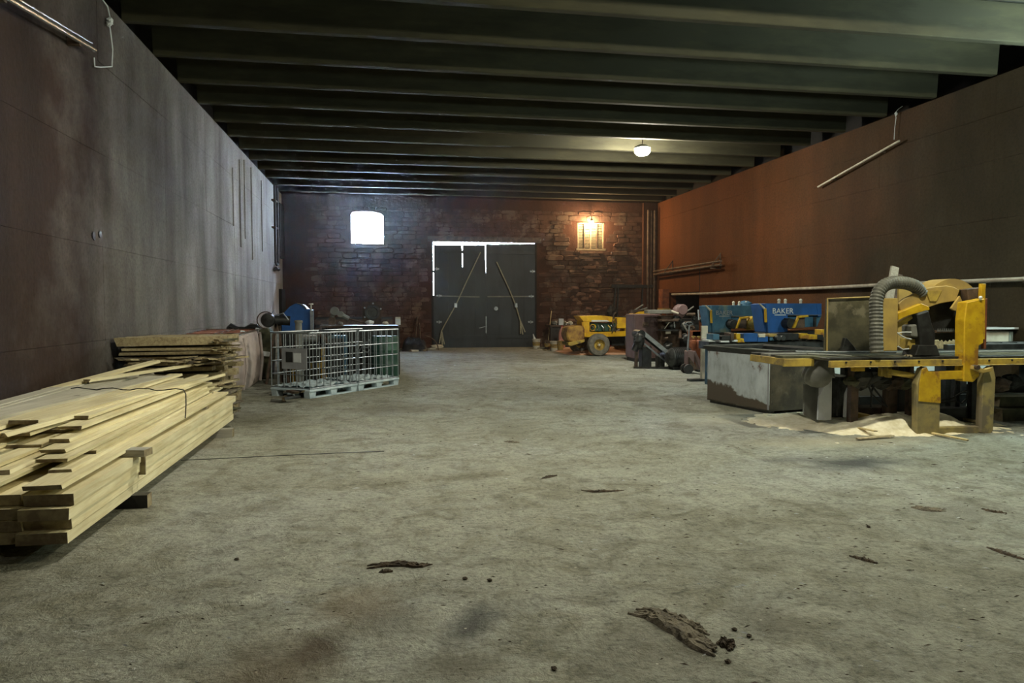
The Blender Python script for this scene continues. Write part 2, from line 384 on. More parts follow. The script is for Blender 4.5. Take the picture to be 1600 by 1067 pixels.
wl = obj('wall_left', MB().box((XL-.4, YF, 0), (XL-.05, YB, ZT)), M_WL, kind='structure')
zs = [0, 1.15, 2.38, 3.6, 4.8, ZT]
for k in range(5):
    y = YF+(k % 2)*.0
    while y < YB-.01:
        y2 = min(YB, y+2.92)
        if YB-y2 < .6: y2 = YB
        d = random.uniform(0, .006)
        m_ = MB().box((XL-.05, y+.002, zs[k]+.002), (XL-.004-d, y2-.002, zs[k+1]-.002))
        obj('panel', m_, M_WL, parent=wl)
        y = y2
# vertical board ribs cast proud of the far part of the left wall
for (px, y0, y1, w) in ((374, 250, 385, .10), (381, 250, 372, .05), (392, 262, 405, .07), (363, 262, 352, .05), (408, 282, 392, .06)):
    a = atX(px, y0, XL); z1 = min(a.z, ZT-.02); z0 = atX(px, y1, XL).z
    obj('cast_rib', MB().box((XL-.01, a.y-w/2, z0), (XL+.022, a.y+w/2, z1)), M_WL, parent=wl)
for (px, py, r) in ((146, 368, .05), (156, 366, .045), (147, 372, .03), (406, 415-0, .0)):
    if r:
        a = atX(px, py, XL); obj('anchor_hole', MB().cyl((XL-.02, a.y, a.z), (XL+.008, a.y, a.z), r, n=9), M_BLACK, parent=wl)

# right wall with a low dark opening near the back corner
OY0, OY1, OZ = 23.9, 26.9, 2.1
wr = obj('wall_right', MB().box((XR+.05, YF, 0), (XR+.4, OY0, ZT)).box((XR+.05, OY1, 0), (XR+.4, YB, ZT)).box((XR+.05, OY0, OZ), (XR+.4, OY1, ZT)), M_WR, kind='structure')
zr = [0, 1.0, 2.1, 3.15, 4.2, 5.0, ZT]
for k in range(6):
    y = YF
    while y < YB-.01:
        y2 = min(YB, y+3.09)
        if YB-y2 < .6: y2 = YB
        d = random.uniform(0, .006); segs = [(y, y2)]
        if k < 2:
            segs = []
            if y < OY0: segs.append((y, min(y2, OY0)))
            if y2 > OY1: segs.append((max(y, OY1), y2))
        for s0, s1 in segs:
            obj('panel', MB().box((XR+.004+d, s0+.002, zr[k]+.002), (XR+.05, s1-.002, zr[k+1]-.002)), M_WR, parent=wr)
        y = y2
obj('vertical_seam', MB().box((XR-.004, OY0-.03, OZ), (XR+.02, OY0-.005, 2.98)), M_BLACK, parent=wr)
obj('trim_1', MB().box((XR+1.3, OY0-.1, 0), (XR+1.4, OY1+.1, OZ+.1)).box((XR+.4, OY0-.1, 0), (XR+1.3, OY0, OZ+.1)).box((XR+.4, OY1, 0), (XR+1.3, OY1+.1, OZ+.1)).box((XR+.4, OY0-.1, OZ), (XR+1.3, OY1+.1, OZ+.1)), M_DARK, kind='structure')

# back wall around two windows and the double door
WA = (-1.19, 0.0, 3.92, 5.12)      # open window
WBn = (7.5, 8.58, 3.86, 4.86)      # louvred window
DR = (1.84, 5.84, 0.0, 4.04)       # door
wb = MB()
y0, y1 = YB, YB+.5
wb.box((XL-.4, y0, 0), (WA[0], y1, ZT)); wb.box((WA[1], y0, 0), (DR[0], y1, ZT)); wb.box((WA[0], y0, 0), (WA[1], y1, WA[2])); wb.box((WA[0], y0, WA[3]), (WA[1], y1, ZT))
wb.box((DR[0], y0, DR[3]), (DR[1], y1, ZT)); wb.box((DR[1], y0, 0), (WBn[0], y1, ZT)); wb.box((WBn[1], y0, 0), (XR+.4, y1, ZT))
wb.box((WBn[0], y0, 0), (WBn[1], y1, WBn[2])); wb.box((WBn[0], y0, WBn[3]), (WBn[1], y1, ZT))
wbo = obj('wall_back', wb, M_WB, kind='structure')
stones = []
z = 0.02
while z < 5.25:
    h = random.uniform(.12, .22); x = -2.6+random.uniform(-.3, .2)
    while x < 9.9:
        w = random.uniform(.3, .78); cx_, cz_ = x+w/2, z+h/2; ok = True
        for (a, b, c, d) in (WA, WBn, DR):
            if x+w > a-.03 and x < b+.03 and z+h > c-.03 and z < d+.03: ok = False
        if ok:
            dA = math.hypot(cx_+.6, (cz_-3.2)*1.0); dB = math.hypot(cx_-8.0, (cz_-2.9)*.8)
            stones.append((min(dA, dB), x, z, w, h))
        x += w+.012
    z += h+.012
stones.sort()
rest = MB()
for i, (dd, x, z, w, h) in enumerate(stones):
    near = max(0.0, 1-dd/2.4)
    out = random.uniform(.004, .014)+near*.15*random.random()**2
    n = 7; poly = []
    for (fx, fz) in ((0, .15), (.12, 0), (.55, -.02), (.95, .05), (1, .5), (.93, .97), (.4, 1.0), (.03, .8)):
        poly.append((x+w*fx+random.uniform(-.012, .012), 0, z+h*fz+random.uniform(-.01, .01)))
    mb = rest if i >= 300 else MB()
    cxx, czz = x+w/2, z+h/2
    tilt = random.uniform(-.35, .35)*out
    back = [(p[0], YB+.03, p[2]) for p in poly]
    mid = [(p[0], YB-out*.55, p[2]) for p in poly]
    frt = [(cxx+(p[0]-cxx)*(.985-1.2*out), YB-out-tilt*(p[2]-czz)/h, czz+(p[2]-czz)*(.97-2.2*out)) for p in poly]
    k = len(poly); vs = back+mid+frt
    fs = [tuple(range(2*k, 3*k))]+[(a+i2, a+(i2+1) % k, a+k+(i2+1) % k, a+k+i2) for a in (0, k) for i2 in range(k)]
    mb.add(vs, fs)
    if i < 300: obj('stone', mb, M_STONE, parent=wbo)
if rest.v: obj('stone_rubble', rest, M_STONE, parent=wbo, kind='stuff')
M_LEDGE_LIT = mat('lit_ledge_stone', (.27, .15, .10), (.16, .08, .05), .85, scale=5, bmp=.5, vary=.25)  # paler stone tone carries the raking lamp highlight in its colour
rl = random.Random(11)
for i in range(64):
    f = i/64; zz = 3.72-2.9*f; xx = 8.0+rl.gauss(0, .38+.25*f); ww = rl.uniform(.16, .42); hh = rl.uniform(.045, .085); oo = rl.uniform(.05, .13)*(1-.35*f)
    mb = MB(); x0, x1 = xx-ww/2, xx+ww/2; t1 = rl.uniform(-.03, .03)
    mb.prism([(x0, YB-.0, zz), (x0+.04, YB-oo*.7, zz+hh*.6+t1), (x0+ww*.4, YB-oo, zz+hh*.8), (x1-.03, YB-oo*.8, zz+hh*.6-t1), (x1, YB, zz)], (0, .0, -hh))
    obj('stone', mb, M_LEDGE_LIT, parent=wbo)
# lintels and sills
obj('lintel', MB().box((DR[0]-.2, YB-.04, DR[3]+.0), (DR[1]+.2, YB+.1, DR[3]+.2)), M_IRON, parent=wbo)
# pilaster at the back right corner
obj('trim_2', MB().box((10.15, YB-.16, 0), (10.42, YB, ZT)), M_WB, kind='structure')

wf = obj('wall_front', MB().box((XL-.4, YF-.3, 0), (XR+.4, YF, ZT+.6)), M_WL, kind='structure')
# ceiling: slab, upstands behind the wall heads, precast ribs
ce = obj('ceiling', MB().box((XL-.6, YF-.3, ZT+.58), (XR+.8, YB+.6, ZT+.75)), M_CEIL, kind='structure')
obj('upstand', MB().box((XL-.6, YF, ZT), (XL-.3, YB+.5, ZT+.58)), M_DARK, parent=ce)
obj('upstand', MB().box((XR+.35, YF, ZT), (XR+.8, YB+.5, ZT+.58)), M_DARK, parent=ce)
obj('upstand', MB().box((XL-.6, YB+.02, ZT), (XR+.8, YB+.6, ZT+.58)), M_WB, parent=ce)
me0 = None
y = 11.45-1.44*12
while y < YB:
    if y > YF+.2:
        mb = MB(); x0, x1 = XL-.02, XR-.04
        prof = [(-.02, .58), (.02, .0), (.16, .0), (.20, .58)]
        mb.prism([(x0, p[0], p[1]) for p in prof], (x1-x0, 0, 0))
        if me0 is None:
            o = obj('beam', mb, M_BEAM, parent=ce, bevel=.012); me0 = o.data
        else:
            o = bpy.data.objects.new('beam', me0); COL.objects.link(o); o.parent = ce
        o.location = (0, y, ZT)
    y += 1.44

# ------------------------------------------------------------------ door and windows
d1 = bpy.data.objects.new('door_1', None); COL.objects.link(d1); d1.location = (0, YB, 0); d1['kind'] = 'structure'
d1.matrix_world = Matrix.Translation((0, YB, 0))
tops = [3.915, 3.92, 3.93, 3.94, 3.975, 3.985, 3.995, 4.005]
edges = [1.875, 2.42, 2.975, 3.46, 3.875, 4.39, 4.88, 5.36, 5.80]
for i in range(8):
    xa = edges[i]+.002; xb = edges[i+1]-.002
    mb = MB(d1); yj = random.uniform(0, .012)
    if i == 1:      # plank warped away from its neighbour near the top
        mb.prism([(xa, YB+.02, .0), (xb, YB+.02, .0), (xb, YB+.02, 3.0), (xb-.035, YB+.02, tops[i]), (xa, YB+.02, tops[i])], (0, .04, 0))
    elif i == 3:
        mb.prism([(xa, YB+.02, .0), (xb, YB+.02, .0), (xb, YB+.02, 2.8), (xb-.03, YB+.02, tops[i]), (xa, YB+.02, tops[i])], (0, .04, 0))
    else: mb.box((xa, YB+.02+yj, .0), (xb, YB+.06+yj, tops[i]))
    obj('plank', mb, M_DOOR, parent=d1)
obj('cross_rail', MB(d1).bar((1.95, YB-.01, 1.98), (3.62, YB-.01, 1.95), .045, .05), M_GREYM, parent=d1)
obj('cross_rail', MB(d1).bar((3.93, YB-.01, 1.96), (5.75, YB-.01, 1.97), .045, .05), M_GREYM, parent=d1)
for zz in (.35, 3.6):
    obj('ledge', MB(d1).box((1.92, YB-.02, zz), (3.8, YB+.015, zz+.12)), M_DOOR, parent=d1)
    obj('ledge', MB(d1).box((3.92, YB-.02, zz), (5.76, YB+.015, zz+.12)), M_DOOR, parent=d1)
for (px, py) in ((682, 420), (686, 503), (832, 424), (830, 463), (829, 503), (686, 462)):
    a = at(px, py, YB-.03); obj('hinge', MB(d1).box((a.x-.1, YB-.045, a.z-.03), (a.x+.1, YB-.02, a.z+.03)).cyl((a.x, YB-.05, a.z-.06), (a.x, YB-.05, a.z+.06), .022), M_GALV, parent=d1)
a = at(775, 482, YB-.03); obj('round_lock', MB(d1).cyl((a.x, YB-.06, a.z), (a.x, YB+.02, a.z), .075, .085, 16).cyl((a.x, YB-.09, a.z), (a.x, YB-.06, a.z), .04, n=10), M_GALV, parent=d1)
obj('bolt_bar', MB(d1).bar((3.87, YB-.02, .55), (3.87, YB-.02, 1.2), .035, .035).bar((3.6, YB-.02, .75), (3.9, YB-.02, .82), .02, .02), M_GALV, parent=d1)
for (xx, z0_, z1_) in ((2.42, 0, 3.9), (2.975, 0, 3.08), (3.46, 0, 3.9), (3.875, 0, 2.85), (4.39, 0, 3.96), (4.88, 0, 3.97), (5.36, 0, 3.98), (1.87, 0, 2.0), (1.87, 2.86, 2.95)):
    obj('gap_blocker', MB(d1).box((xx-.05, YB+.062, z0_), (xx+.05, YB+.08, z1_)), M_DOOR, parent=d1)  # strips added behind the planks to stop daylight at their joints
obj('jamb', MB(d1).box((5.80, YB-.03, 0), (5.86, YB+.06, 4.04)), M_DARK, parent=d1)
obj('jamb', MB(d1).box((1.78, YB-.02, 0), (1.845, YB+.06, 4.04)), M_DARK, parent=d1)

def strap(name, pts, label, tail):
    t = thing(name, label, 'strap', (pts[-1].x, YB-.1, 0))
    mb = MB(t)
    for a, b in zip(pts[:-1], pts[1:]): mb.bar(a, b, .04, .008, up=(0, 1, 0))
    obj('webbing', mb, M_STRAP, t)
    a = pts[len(pts)//2]; obj('ratchet', MB(t).box((a.x-.05, a.y-.05, a.z-.08), (a.x+.05, a.y, a.z+.08), .01), M_GALV, t)
    for dx in tail:
        e = pts[-1]; q = [e+Vector((dx*s, -.02-.03*s, -.5*s*(1+.15*math.sin(dx*30)))) for s in (0, .3, .6, 1)]
        m2 = MB(t)
        for p1, p2 in zip(q[:-1], q[1:]): m2.bar(p1, p2, .045, .008, up=(0, 1, 0))
        obj('loose_end', m2, M_STRAP, t)
strap('ratchet_strap', [at(x, y, YB-.09) for x, y in ((751, 394), (729, 440), (712, 477), (694, 509), (690, 517))], 'pale webbing strap slanting down to the left across the left door leaf', (-.09, .1, .02))
strap('ratchet_strap', [at(x, y, YB-.09) for x, y in ((776, 409), (795, 450), (806, 477), (813, 501))], 'pale webbing strap slanting down to the right across the right door leaf', (.0, .18, .09))

w1 = bpy.data.objects.new('window_1', None); COL.objects.link(w1); w1['kind'] = 'structure'
obj('window_sill', MB().box((WA[0]-.03, YB-.05, WA[2]-.06), (WA[1]+.03, YB+.3, WA[2])), M_WB, parent=w1)
obj('arch_corner', MB().prism([(WA[0], YB+.01, WA[3]), (WA[0], YB+.01, WA[3]-.10), (WA[0]+.07, YB+.01, WA[3]-.03), (WA[0]+.42, YB+.01, WA[3])], (0, .4, 0)), M_WB, parent=w1)
obj('arch_corner', MB().prism([(WA[1], YB+.01, WA[3]), (WA[1]-.45, YB+.01, WA[3]), (WA[1]-.09, YB+.01, WA[3]-.06), (WA[1], YB+.01, WA[3]-.14)], (0, .4, 0)), M_WB, parent=w1)

M_LOUV = mat('dusty_louvre', (.26, .23, .16), (.18, .15, .10), .8, scale=6)
w2 = bpy.data.objects.new('window_2', None); COL.objects.link(w2); w2['kind'] = 'structure'
obj('shutter_backing', MB().box((WBn[0], YB+.16, WBn[2]), (WBn[1], YB+.2, WBn[3])), M_BLACK, parent=w2)
for i in range(16):
    zz = WBn[2]+.06+i*.06; obj('louvre_slat', MB().bar((WBn[0]+.04, YB+.1, zz), (WBn[1]-.04, YB+.1, zz), .035, .026), M_LOUV, parent=w2)
for fx in (.0, .25, .5, .75, 1.0):
    xx = WBn[0]+.03+(WBn[1]-WBn[0]-.06)*fx
    obj('mullion', MB().box((xx-.02, YB+.03, WBn[2]), (xx+.02, YB+.09, WBn[3])), M_IRON if fx in (.25, .75) else M_LOUV, parent=w2)
obj('window_frame', MB().box((WBn[0]-.06, YB-.03, WBn[2]-.08), (WBn[1]+.06, YB+.12, WBn[2])).box((WBn[0]-.03, YB-.0, WBn[3]-.03), (WBn[1]+.03, YB+.12, WBn[3]+.03)), M_LOUV, parent=w2)
# extra ledge stones under the louvred window
for i in range(5):
    zz = WBn[2]-.2-.2*i; ww = .95-.06*i; x0_ = 8.0-ww/2+random.uniform(-.1, .1)
    obj('stone', MB().box((x0_, YB-.13+.012*i, zz), (x0_+ww, YB+.02, zz+.1), .018), M_STONE, parent=wbo)

# ------------------------------------------------------------------ lamps
def bulk_lamp(loc, label, rad, c, r=.13, shade=0):
    t = thing('ceiling_lamp', label, 'lamp', loc)
    x, y, z = loc
    m = glow('lamp_glow_%d' % int(rad*10+x), c, rad)
    obj('lamp_glass', MB(t).lathe((x, y, z), [(.02, -.12), (r*.7, -.11), (r, -.05), (r, .02), (r*.8, .05)], 20), m, t, smooth=True)
    if shade:
        obj('lamp_shade', MB(t).lathe((x, y, z), [(shade, -.10), (shade*.8, .02), (r*.9, .12), (.03, .15), (.0301, .16), (r*.95, .135), (shade*.82, .035), (shade*1.02, -.10)], 28, ring=True), M_GREYM, t, smooth=True)
    else:
        obj('lamp_body', MB(t).lathe((x, y, z), [(r*1.05, .05), (r*1.08, .08), (r*.6, .13), (.03, .15)], 20), M_GREYM, t, smooth=True)
    obj('hanging_rod', MB(t).cyl((x, y, z+.14), (x, y, ZT+.58), .012, n=8), M_IRON, t)
    return t
WARM = (1.0, .95, .77)
bulk_lamp((6.42, 17.75, 5.5), 'bright round lamp glowing under the ceiling beams, right of centre', L_FAR, (1, .93, .74), r=.19)
bulk_lamp((.35, 7.3, 5.42), 'round lamp hung from the beams high above the timber stack side', L_MAIN, WARM, shade=.30)
bulk_lamp((3.4, -.8, 5.42), 'added unseen fill lamp hung from the beams behind the viewpoint', 150, WARM, shade=.30)  # added fill to brighten the near floor; no lamp known there
bulk_lamp((5.9, 6.0, 5.42), 'round lamp hung from the beams high above the saw side', L_RIGHT, (1, .95, .70))
t = thing('cool_fill_lamp', 'added unseen cool lamp on the upper right wall, standing in for daylight', 'lamp', (10.5, 8.6, 4.7))  # added out of view; stands in for cool daylight on the right-hand beams
obj('added_fill_tube', MB(t).cyl((10.5, 8.0, 4.72), (10.5, 9.2, 4.72), .03, n=10), glow('cool_glow', (.72, .95, .86), L_COOL), t)
obj('lamp_body', MB(t).box((10.58, 7.95, 4.66), (XR, 9.25, 4.78)), M_GREYM, t)
t = thing('wall_lamp', 'glowing warm bulb lamp fixed on the back wall over the louvred window', 'lamp', (8.0, 27.62, 4.8))
obj('bulb', MB(t).ball((8.0, 27.76, 4.80), .085, (1, 1, 1.2)), glow('warm_bulb', (1.0, .66, .32), L_WALL), t, smooth=True)
obj('lamp_socket', MB(t).cyl((8.0, 27.76, 4.90), (8.0, 27.76, 5.0), .05, .04).tube([(8.0, 27.76, 4.98), (8.0, 27.8, 5.1), (8.0, 27.9, 5.13), (8.0, 27.99, 5.12)], .02), M_IRON, t)

# ------------------------------------------------------------------ wall hardware
t = thing('conduit_rod', 'bright metal tube mounted high on the left wall', 'tube', atX(85, 42, XL+.12))
p0 = atX(-60, -45, XL+.14); p1 = atX(148, 78, XL+.14)
obj('rod', MB(t).cyl(p0, p1, .028, n=10).cyl(p0+Vector((.0, 0, .05)), p1+Vector((0, -.1, .05)), .015, n=8), M_SILVER, t)
for f in (.25, .85):
    q = p0.lerp(p1, f); obj('wall_clip', MB(t).box((XL, q.y-.03, q.z-.05), (q.x, q.y+.03, q.z+.07)), M_IRON, t)
wz = [atX(x, y, XL+.03) for x, y in ((150, -15), (168, 10), (173, 33), (171, 38), (174, 60), (176, 78), (175, 100), (175, 104), (157, 105), (148, 104), (147, 90))]
mbw = MB(); mbw.tube(wz, .009, 6); mbw.ball(atX(172, 33, XL+.05), .045, jit=.3); mbw.ball(atX(170, 38, XL+.05), .03, jit=.3)
single('cable_loop', mbw, M_GLABEL, 'thin knotted grey cable hanging down the upper left wall', 'cable')
t = thing('conduit_rod', 'slim pale tube hanging slantwise on the upper right wall', 'tube', atX(1340, 256, XR-.1))
p0 = atX(1278, 292, XR-.1); p1 = atX(1405, 220, XR-.1)
obj('rod', MB(t).cyl(p0, p1, .022, n=10), M_CREAM, t)
for f in (.2, .8):
    q = p0.lerp(p1, f); obj('wall_clip', MB(t).box((q.x, q.y-.02, q.z-.03), (XR+.02, q.y+.02, q.z+.03)), M_IRON, t)
obj('hanging_wire', MB(t).tube([atX(x, y, XR-.06) for x, y in ((1397, 218), (1398, 200), (1400, 184), (1399, 176), (1404, 170), (1410, 166))], .007, 6).ball(atX(1400, 178, XR-.06), .03, jit=.3), M_GLABEL, t)
# long pipe on the right wall
pp = [atX(x, y, XR-.1) for x, y in ((1680, 432), (1600, 436), (1500, 440), (1400, 444), (1300, 449), (1200, 453), (1150, 456), (1120, 458), (1090, 459), (1050, 460))]
t = thing('wall_pipe', 'long pale pipe running along the right wall behind the saw', 'pipe', (XR-.1, 16, 2.0))
obj('pipe_run', MB(t).tube(pp, .04, 10), M_PIPE, t, smooth=True)
for i in range(1, 9, 2):
    q = pp[i]; obj('pipe_clip', MB(t).box((q.x, q.y-.03, q.z-.06), (XR+.03, q.y+.03, q.z+.06)), M_IRON, t)
t = thing('pipe_rack', 'pair of dark pipes on brackets high in the back right corner', 'pipe', (XR-.2, 25, 2.9))
for dz in (0, -.12):
    obj('pipe', MB(t).tube([(XR-.22, 21.8, 3.02+dz), (XR-.22, 28-.3, 2.96+dz)], .04, 8), M_IRON, t)
for yy in (22.3, 26.3):
    obj('bracket', MB(t).bar((XR, yy, 2.82), (XR-.35, yy, 2.82), .04, .04).bar((XR, yy, 3.3), (XR-.32, yy, 2.88), .03, .03).bar((XR-.0, yy, 2.8), (XR-.0, yy, 3.32), .04, .04), M_IRON, t)
t = thing('riser_pipes', 'dark vertical pipes in the back right corner', 'pipe', (10.5, 27.8, 0))
for xx, r_ in ((10.30, .05), (10.48, .035), (10.62, .06)):
    obj('pipe', MB(t).cyl((xx, YB-.28 if xx < 10.4 else YB-.13, .6), (xx, YB-.28 if xx < 10.4 else YB-.13, ZT-.3), r_, n=10), M_IRON, t)
t = thing('riser_pipes', 'dark vertical pipes hanging down the far end of the left wall', 'pipe', (XL+.1, 26, 3))
for yy, zt_ in ((25.55, 5.6), (26.15, 5.6)):
    obj('pipe', MB(t).cyl((XL+.1, yy, 3.02), (XL+.1, yy, zt_), .045, n=10), M_BLACK, t)
obj('pipe_foot', MB(t).tube([(XL+.1, 25.55, 3.05), (XL+.1, 25.8, 2.98), (XL+.1, 26.15, 3.05)], .045, 8).cyl((XL+.1, 25.5, 2.85), (XL+.1, 26.2, 2.85), .06), M_BLACK, t)
for zz in (4.2, 5.1): obj('pipe_clip', MB(t).box((XL-.01, 25.5, zz), (XL+.12, 26.2, zz+.05)), M_IRON, t)
single('wall_cabinet', MB().box((XL, 26.7, 3.3), (XL+.12, 27.7, 5.2)), M_BLACK, 'tall dark panel high on the left wall in the back corner', 'panel', bevel=.01)
single('pallet_board', MB().box((XL, 26.9, 0), (XL+.1, 27.9, 2.2)), M_DARK, 'dark board leaning upright in the back left corner', 'board')

# ------------------------------------------------------------------ timber on the left
def board(p, q, w, h, m=None, name='board', jag=0.0):
    """a sawn board: box from p to q (centre line), own origin, end grain as second material"""
    p, q = Vector(p), Vector(q); c = (p+q)/2; d = q-p; L = d.length
    mb = MB(); k = h*.5
    x, y, z = w/2, L/2, h/2
    j = lambda: random.uniform(-jag, jag)
    mb.add([(-x+j(), -y+j()*3, -z), (x+j(), -y+j()*3, -z), (x+j(), y, -z), (-x+j(), y, -z), (-x+j(), -y+j()*3, z), (x+j(), -y+j()*3, z), (x+j(), y, z), (-x+j(), y, z)],
           [(0, 3, 2, 1), (4, 5, 6, 7), (1, 2, 6, 5), (3, 0, 4, 7)], 0)
    mb.f += [(0, 1, 5, 4), (2, 3, 7, 6)]; mb.m += [1, 1]
    o = obj(name, mb, [m or M_PINE, M_END], bevel=0)
    rot = d.to_track_quat('Y', 'Z'); o.location = c; o.rotation_mode = 'QUATERNION'; o.rotation_quaternion = rot
    return o
TH = .073
right_edge = -1.96
names4 = ['bottom', 'second-lowest', 'third', 'topmost']
off = [(-.035, .0), (-.03, .035), (-.002, -.01), (.012, .0)]
for k in range(4):
    x1 = right_edge+off[k][0]*.6; ys = 4.97+off[k][1]+(0, .03, .0, .05)[k]
    z = .100+k*(TH+.005)+TH/2
    o = board((x1-.15, ys, z), (x1-.15, 10.1+random.uniform(-.1, .25), z), .298, TH, name='timber_baulk', jag=.003)
    tag(o, '%s thick pale timber in the outermost right column of the stack' % names4[k], 'timber', 'thick timbers at the right edge of the pile')
for c_ in range(1, 5):
    for k in range(4):
        x1 = right_edge-.305*c_-random.uniform(0, .012); ys = 5.0+random.uniform(-.05, .07)-(.04 if k == 0 else 0)
        z = .100+k*(TH+.005)+TH/2
        o = board((x1-.145, ys, z), (x1-.145, 9.9+random.uniform(-.3, .3), z), .292, TH, name='timber_baulk', jag=.004)
        tag(o, '%s thick timber in the %s column from the right, under the thin boards' % (names4[k], ('', 'second', 'third', 'fourth', 'fifth')[c_]), 'timber', 'inner thick timbers under the boards')
# bearers under the stack, spacer on top
for (px, py, lab) in ((205, 792, 'black wooden bearer sticking out from under the near half of the timber stack'), (342, 683, 'small grey wooden bearer sticking out from under the far end of the timber stack')):
    g = gnd(px, py)
    o = board((-3.6, g.y, .052), (right_edge+.10 if px < 300 else right_edge+.13, g.y, .052), .11, .103, M_BLACK if px < 300 else M_GREYW, name='bearer'); tag(o, lab, 'bearer')
sp = at(180, 722, 6.05)
o = board((-2.62, 6.35, .437), (-1.86, 6.20, .437), .13, .055, M_GREYW, name='spacer_block'); tag(o, 'grey weathered spacer block poking out under the jumbled boards', 'block')
o = board((-2.62, 8.9, .437), (-2.02, 8.92, .437), .1, .055, M_GREYW, name='spacer_block'); tag(o, 'small dark spacer block wedged near the far end of the timber stack', 'block')
o = board((right_edge+.012, 6.33, .23), (right_edge+.012, 6.33, .40), .05, .02, M_END, name='spacer_block'); tag(o, 'short dark upright strip standing in for the spacer block shadow on the timbers', 'lath')  # dark strip stands in for the shadow the spacer casts down the side
# messy thin boards on top: several loosely fanned layers
def zline(y): return .465+.02*(y-5)
layers = []
xr = -2.02
for li in range(7):
    z0_ = .478+li*.031
    n = 6
    for bi in range(n):
        w = random.choice((.14, .17, .2, .24))
        f = bi/(n-1)
        xn = -2.18-1.35*f-li*.045+random.uniform(-.06, .06)
        xf = -2.28-1.15*f-li*.02+random.uniform(-.1, .1)
        if bi == 0: xn = -2.17-li*.05+random.uniform(-.02, .02); xf = -2.22-li*.015+random.uniform(-.02, .02)
        yn = 5.05+random.uniform(-.35, .8)+(0.15*li if bi < 2 else 0); yf = 9.9+random.uniform(-.5, .6)
        zj = random.uniform(-.004, .006)
        xn = max(xn, -3.42); xf = max(xf, -3.5)
        layers.append((li, bi, xn, yn, xf, yf, z0_+zj+(0.03*random.random() if li > 4 else 0), w))
for (li, bi, xn, yn, xf, yf, z, w) in layers:
    o = board((xn, yn, z), (xf, yf, z+random.uniform(0, .03)), w, .026, M_PINEG if bi > 2 and random.random() < .45 else M_PINE, name='thin_board', jag=.006)
    if bi == 0: tag(o, '%s thin pale board counted upward along the right edge of the fan' % ('first', 'second', 'third', 'fourth', 'fifth', 'sixth', 'seventh')[li], 'board', 'thin boards fanned on the timber stack')
    else: tag(o, 'thin pale sawn board inside the jumbled fan on the thick timbers', 'board', 'thin boards fanned on the timber stack')
# a few long ones seen separately
spec = [((-2.13, 5.0, .455), (-2.12, 10.0, .47), .22, 'lowest thin pale board at the right edge of the fan, above the shadow gap'),
        ((-3.25, 5.6, .70), (-2.75, 9.7, .72), .26, 'broad flat pale board lying on the very top of the fan toward the wall'),
        ((-3.5, 5.2, .66), (-3.2, 10.6, .68), .24, 'broad greyish board on top of the pile closest to the left wall'),
        ((-2.72, 6.1, .715), (-2.25, 9.6, .70), .22, 'wide pale board crossing the top of the fan under the tie wire'),
        ((-3.3, 8.9, .76), (-2.55, 10.6, .80), .08, 'narrow pale lath with dark edge near the far end of the fan'),
        ((-3.55, 8.5, .70), (-3.0, 10.4, .86), .13, 'bark-edged yellowish slab sloping up to the rear stack'),
        ((-2.62, 5.6, .70), (-2.1, 10.2, .69), .035, 'slim pale lath along the crest of the fan')]
for p, q, w, lab in spec:
    o = board(p, q, w, .03, M_PINEG if 'broad' in lab else M_PINE, name='thin_board', jag=.004); tag(o, lab, 'board')
tw = []
for i in range(14):
    f = i/13; x = -2.02-1.2*f; tw.append((x+.012*math.sin(i*2), 7.9+.35*f, .745+.012*math.sin(i*1.7)))
tw = [(-2.0, 7.86, .46), (-1.995, 7.88, .6), (-2.0, 7.9, .70)]+tw
single('tie_wire', MB().tube(tw, .006, 6), M_BLACK, 'thin dark tie wire looped over the fanned boards', 'wire')

# rear crosswise stack
zb = 0.02
for r in range(9):
    yy = 11.15
    while zb > 2: break
rows = [(.02, .14), (.17, .14), (.32, .12), (.45, .11), (.58, .09), (.69, .06), (.78, .05), (.86, .04), (.93, .04), (.99, .035), (1.05, .12)]
for i, (z0_, h) in enumerate(rows):
    for j in range(4):
        yy = 10.75+j*.27+random.uniform(-.03, .03)
        xa = -3.58+random.uniform(0, .15)+(0 if i != 8 else -.04); xb_ = -2.12+random.uniform(-.18, .05)-(0 if i > 6 else .05)
        tilt = random.uniform(-.012, .02)
        o = board((xa, yy, z0_+h/2), (xb_, yy+random.uniform(-.06, .06), z0_+h/2+tilt), .22, h*.96, M_OLD, name='old_board', jag=.008)
        if i == len(rows)-1 and j == 0: tag(o, 'thick tan plank lying along the top front of the rear stack', 'board')
        elif j == 0: tag(o, 'old brownish board in the front face of the rear stack, %s row from the floor' % ('first', 'second', 'third', 'fourth', 'fifth', 'sixth', 'seventh', 'eighth', 'ninth', 'tenth', '')[i], 'board', 'old boards in the rear stack')
        else: tag(o, 'old brownish board in the rear stack, behind its front face', 'board', 'old boards in the rear stack')
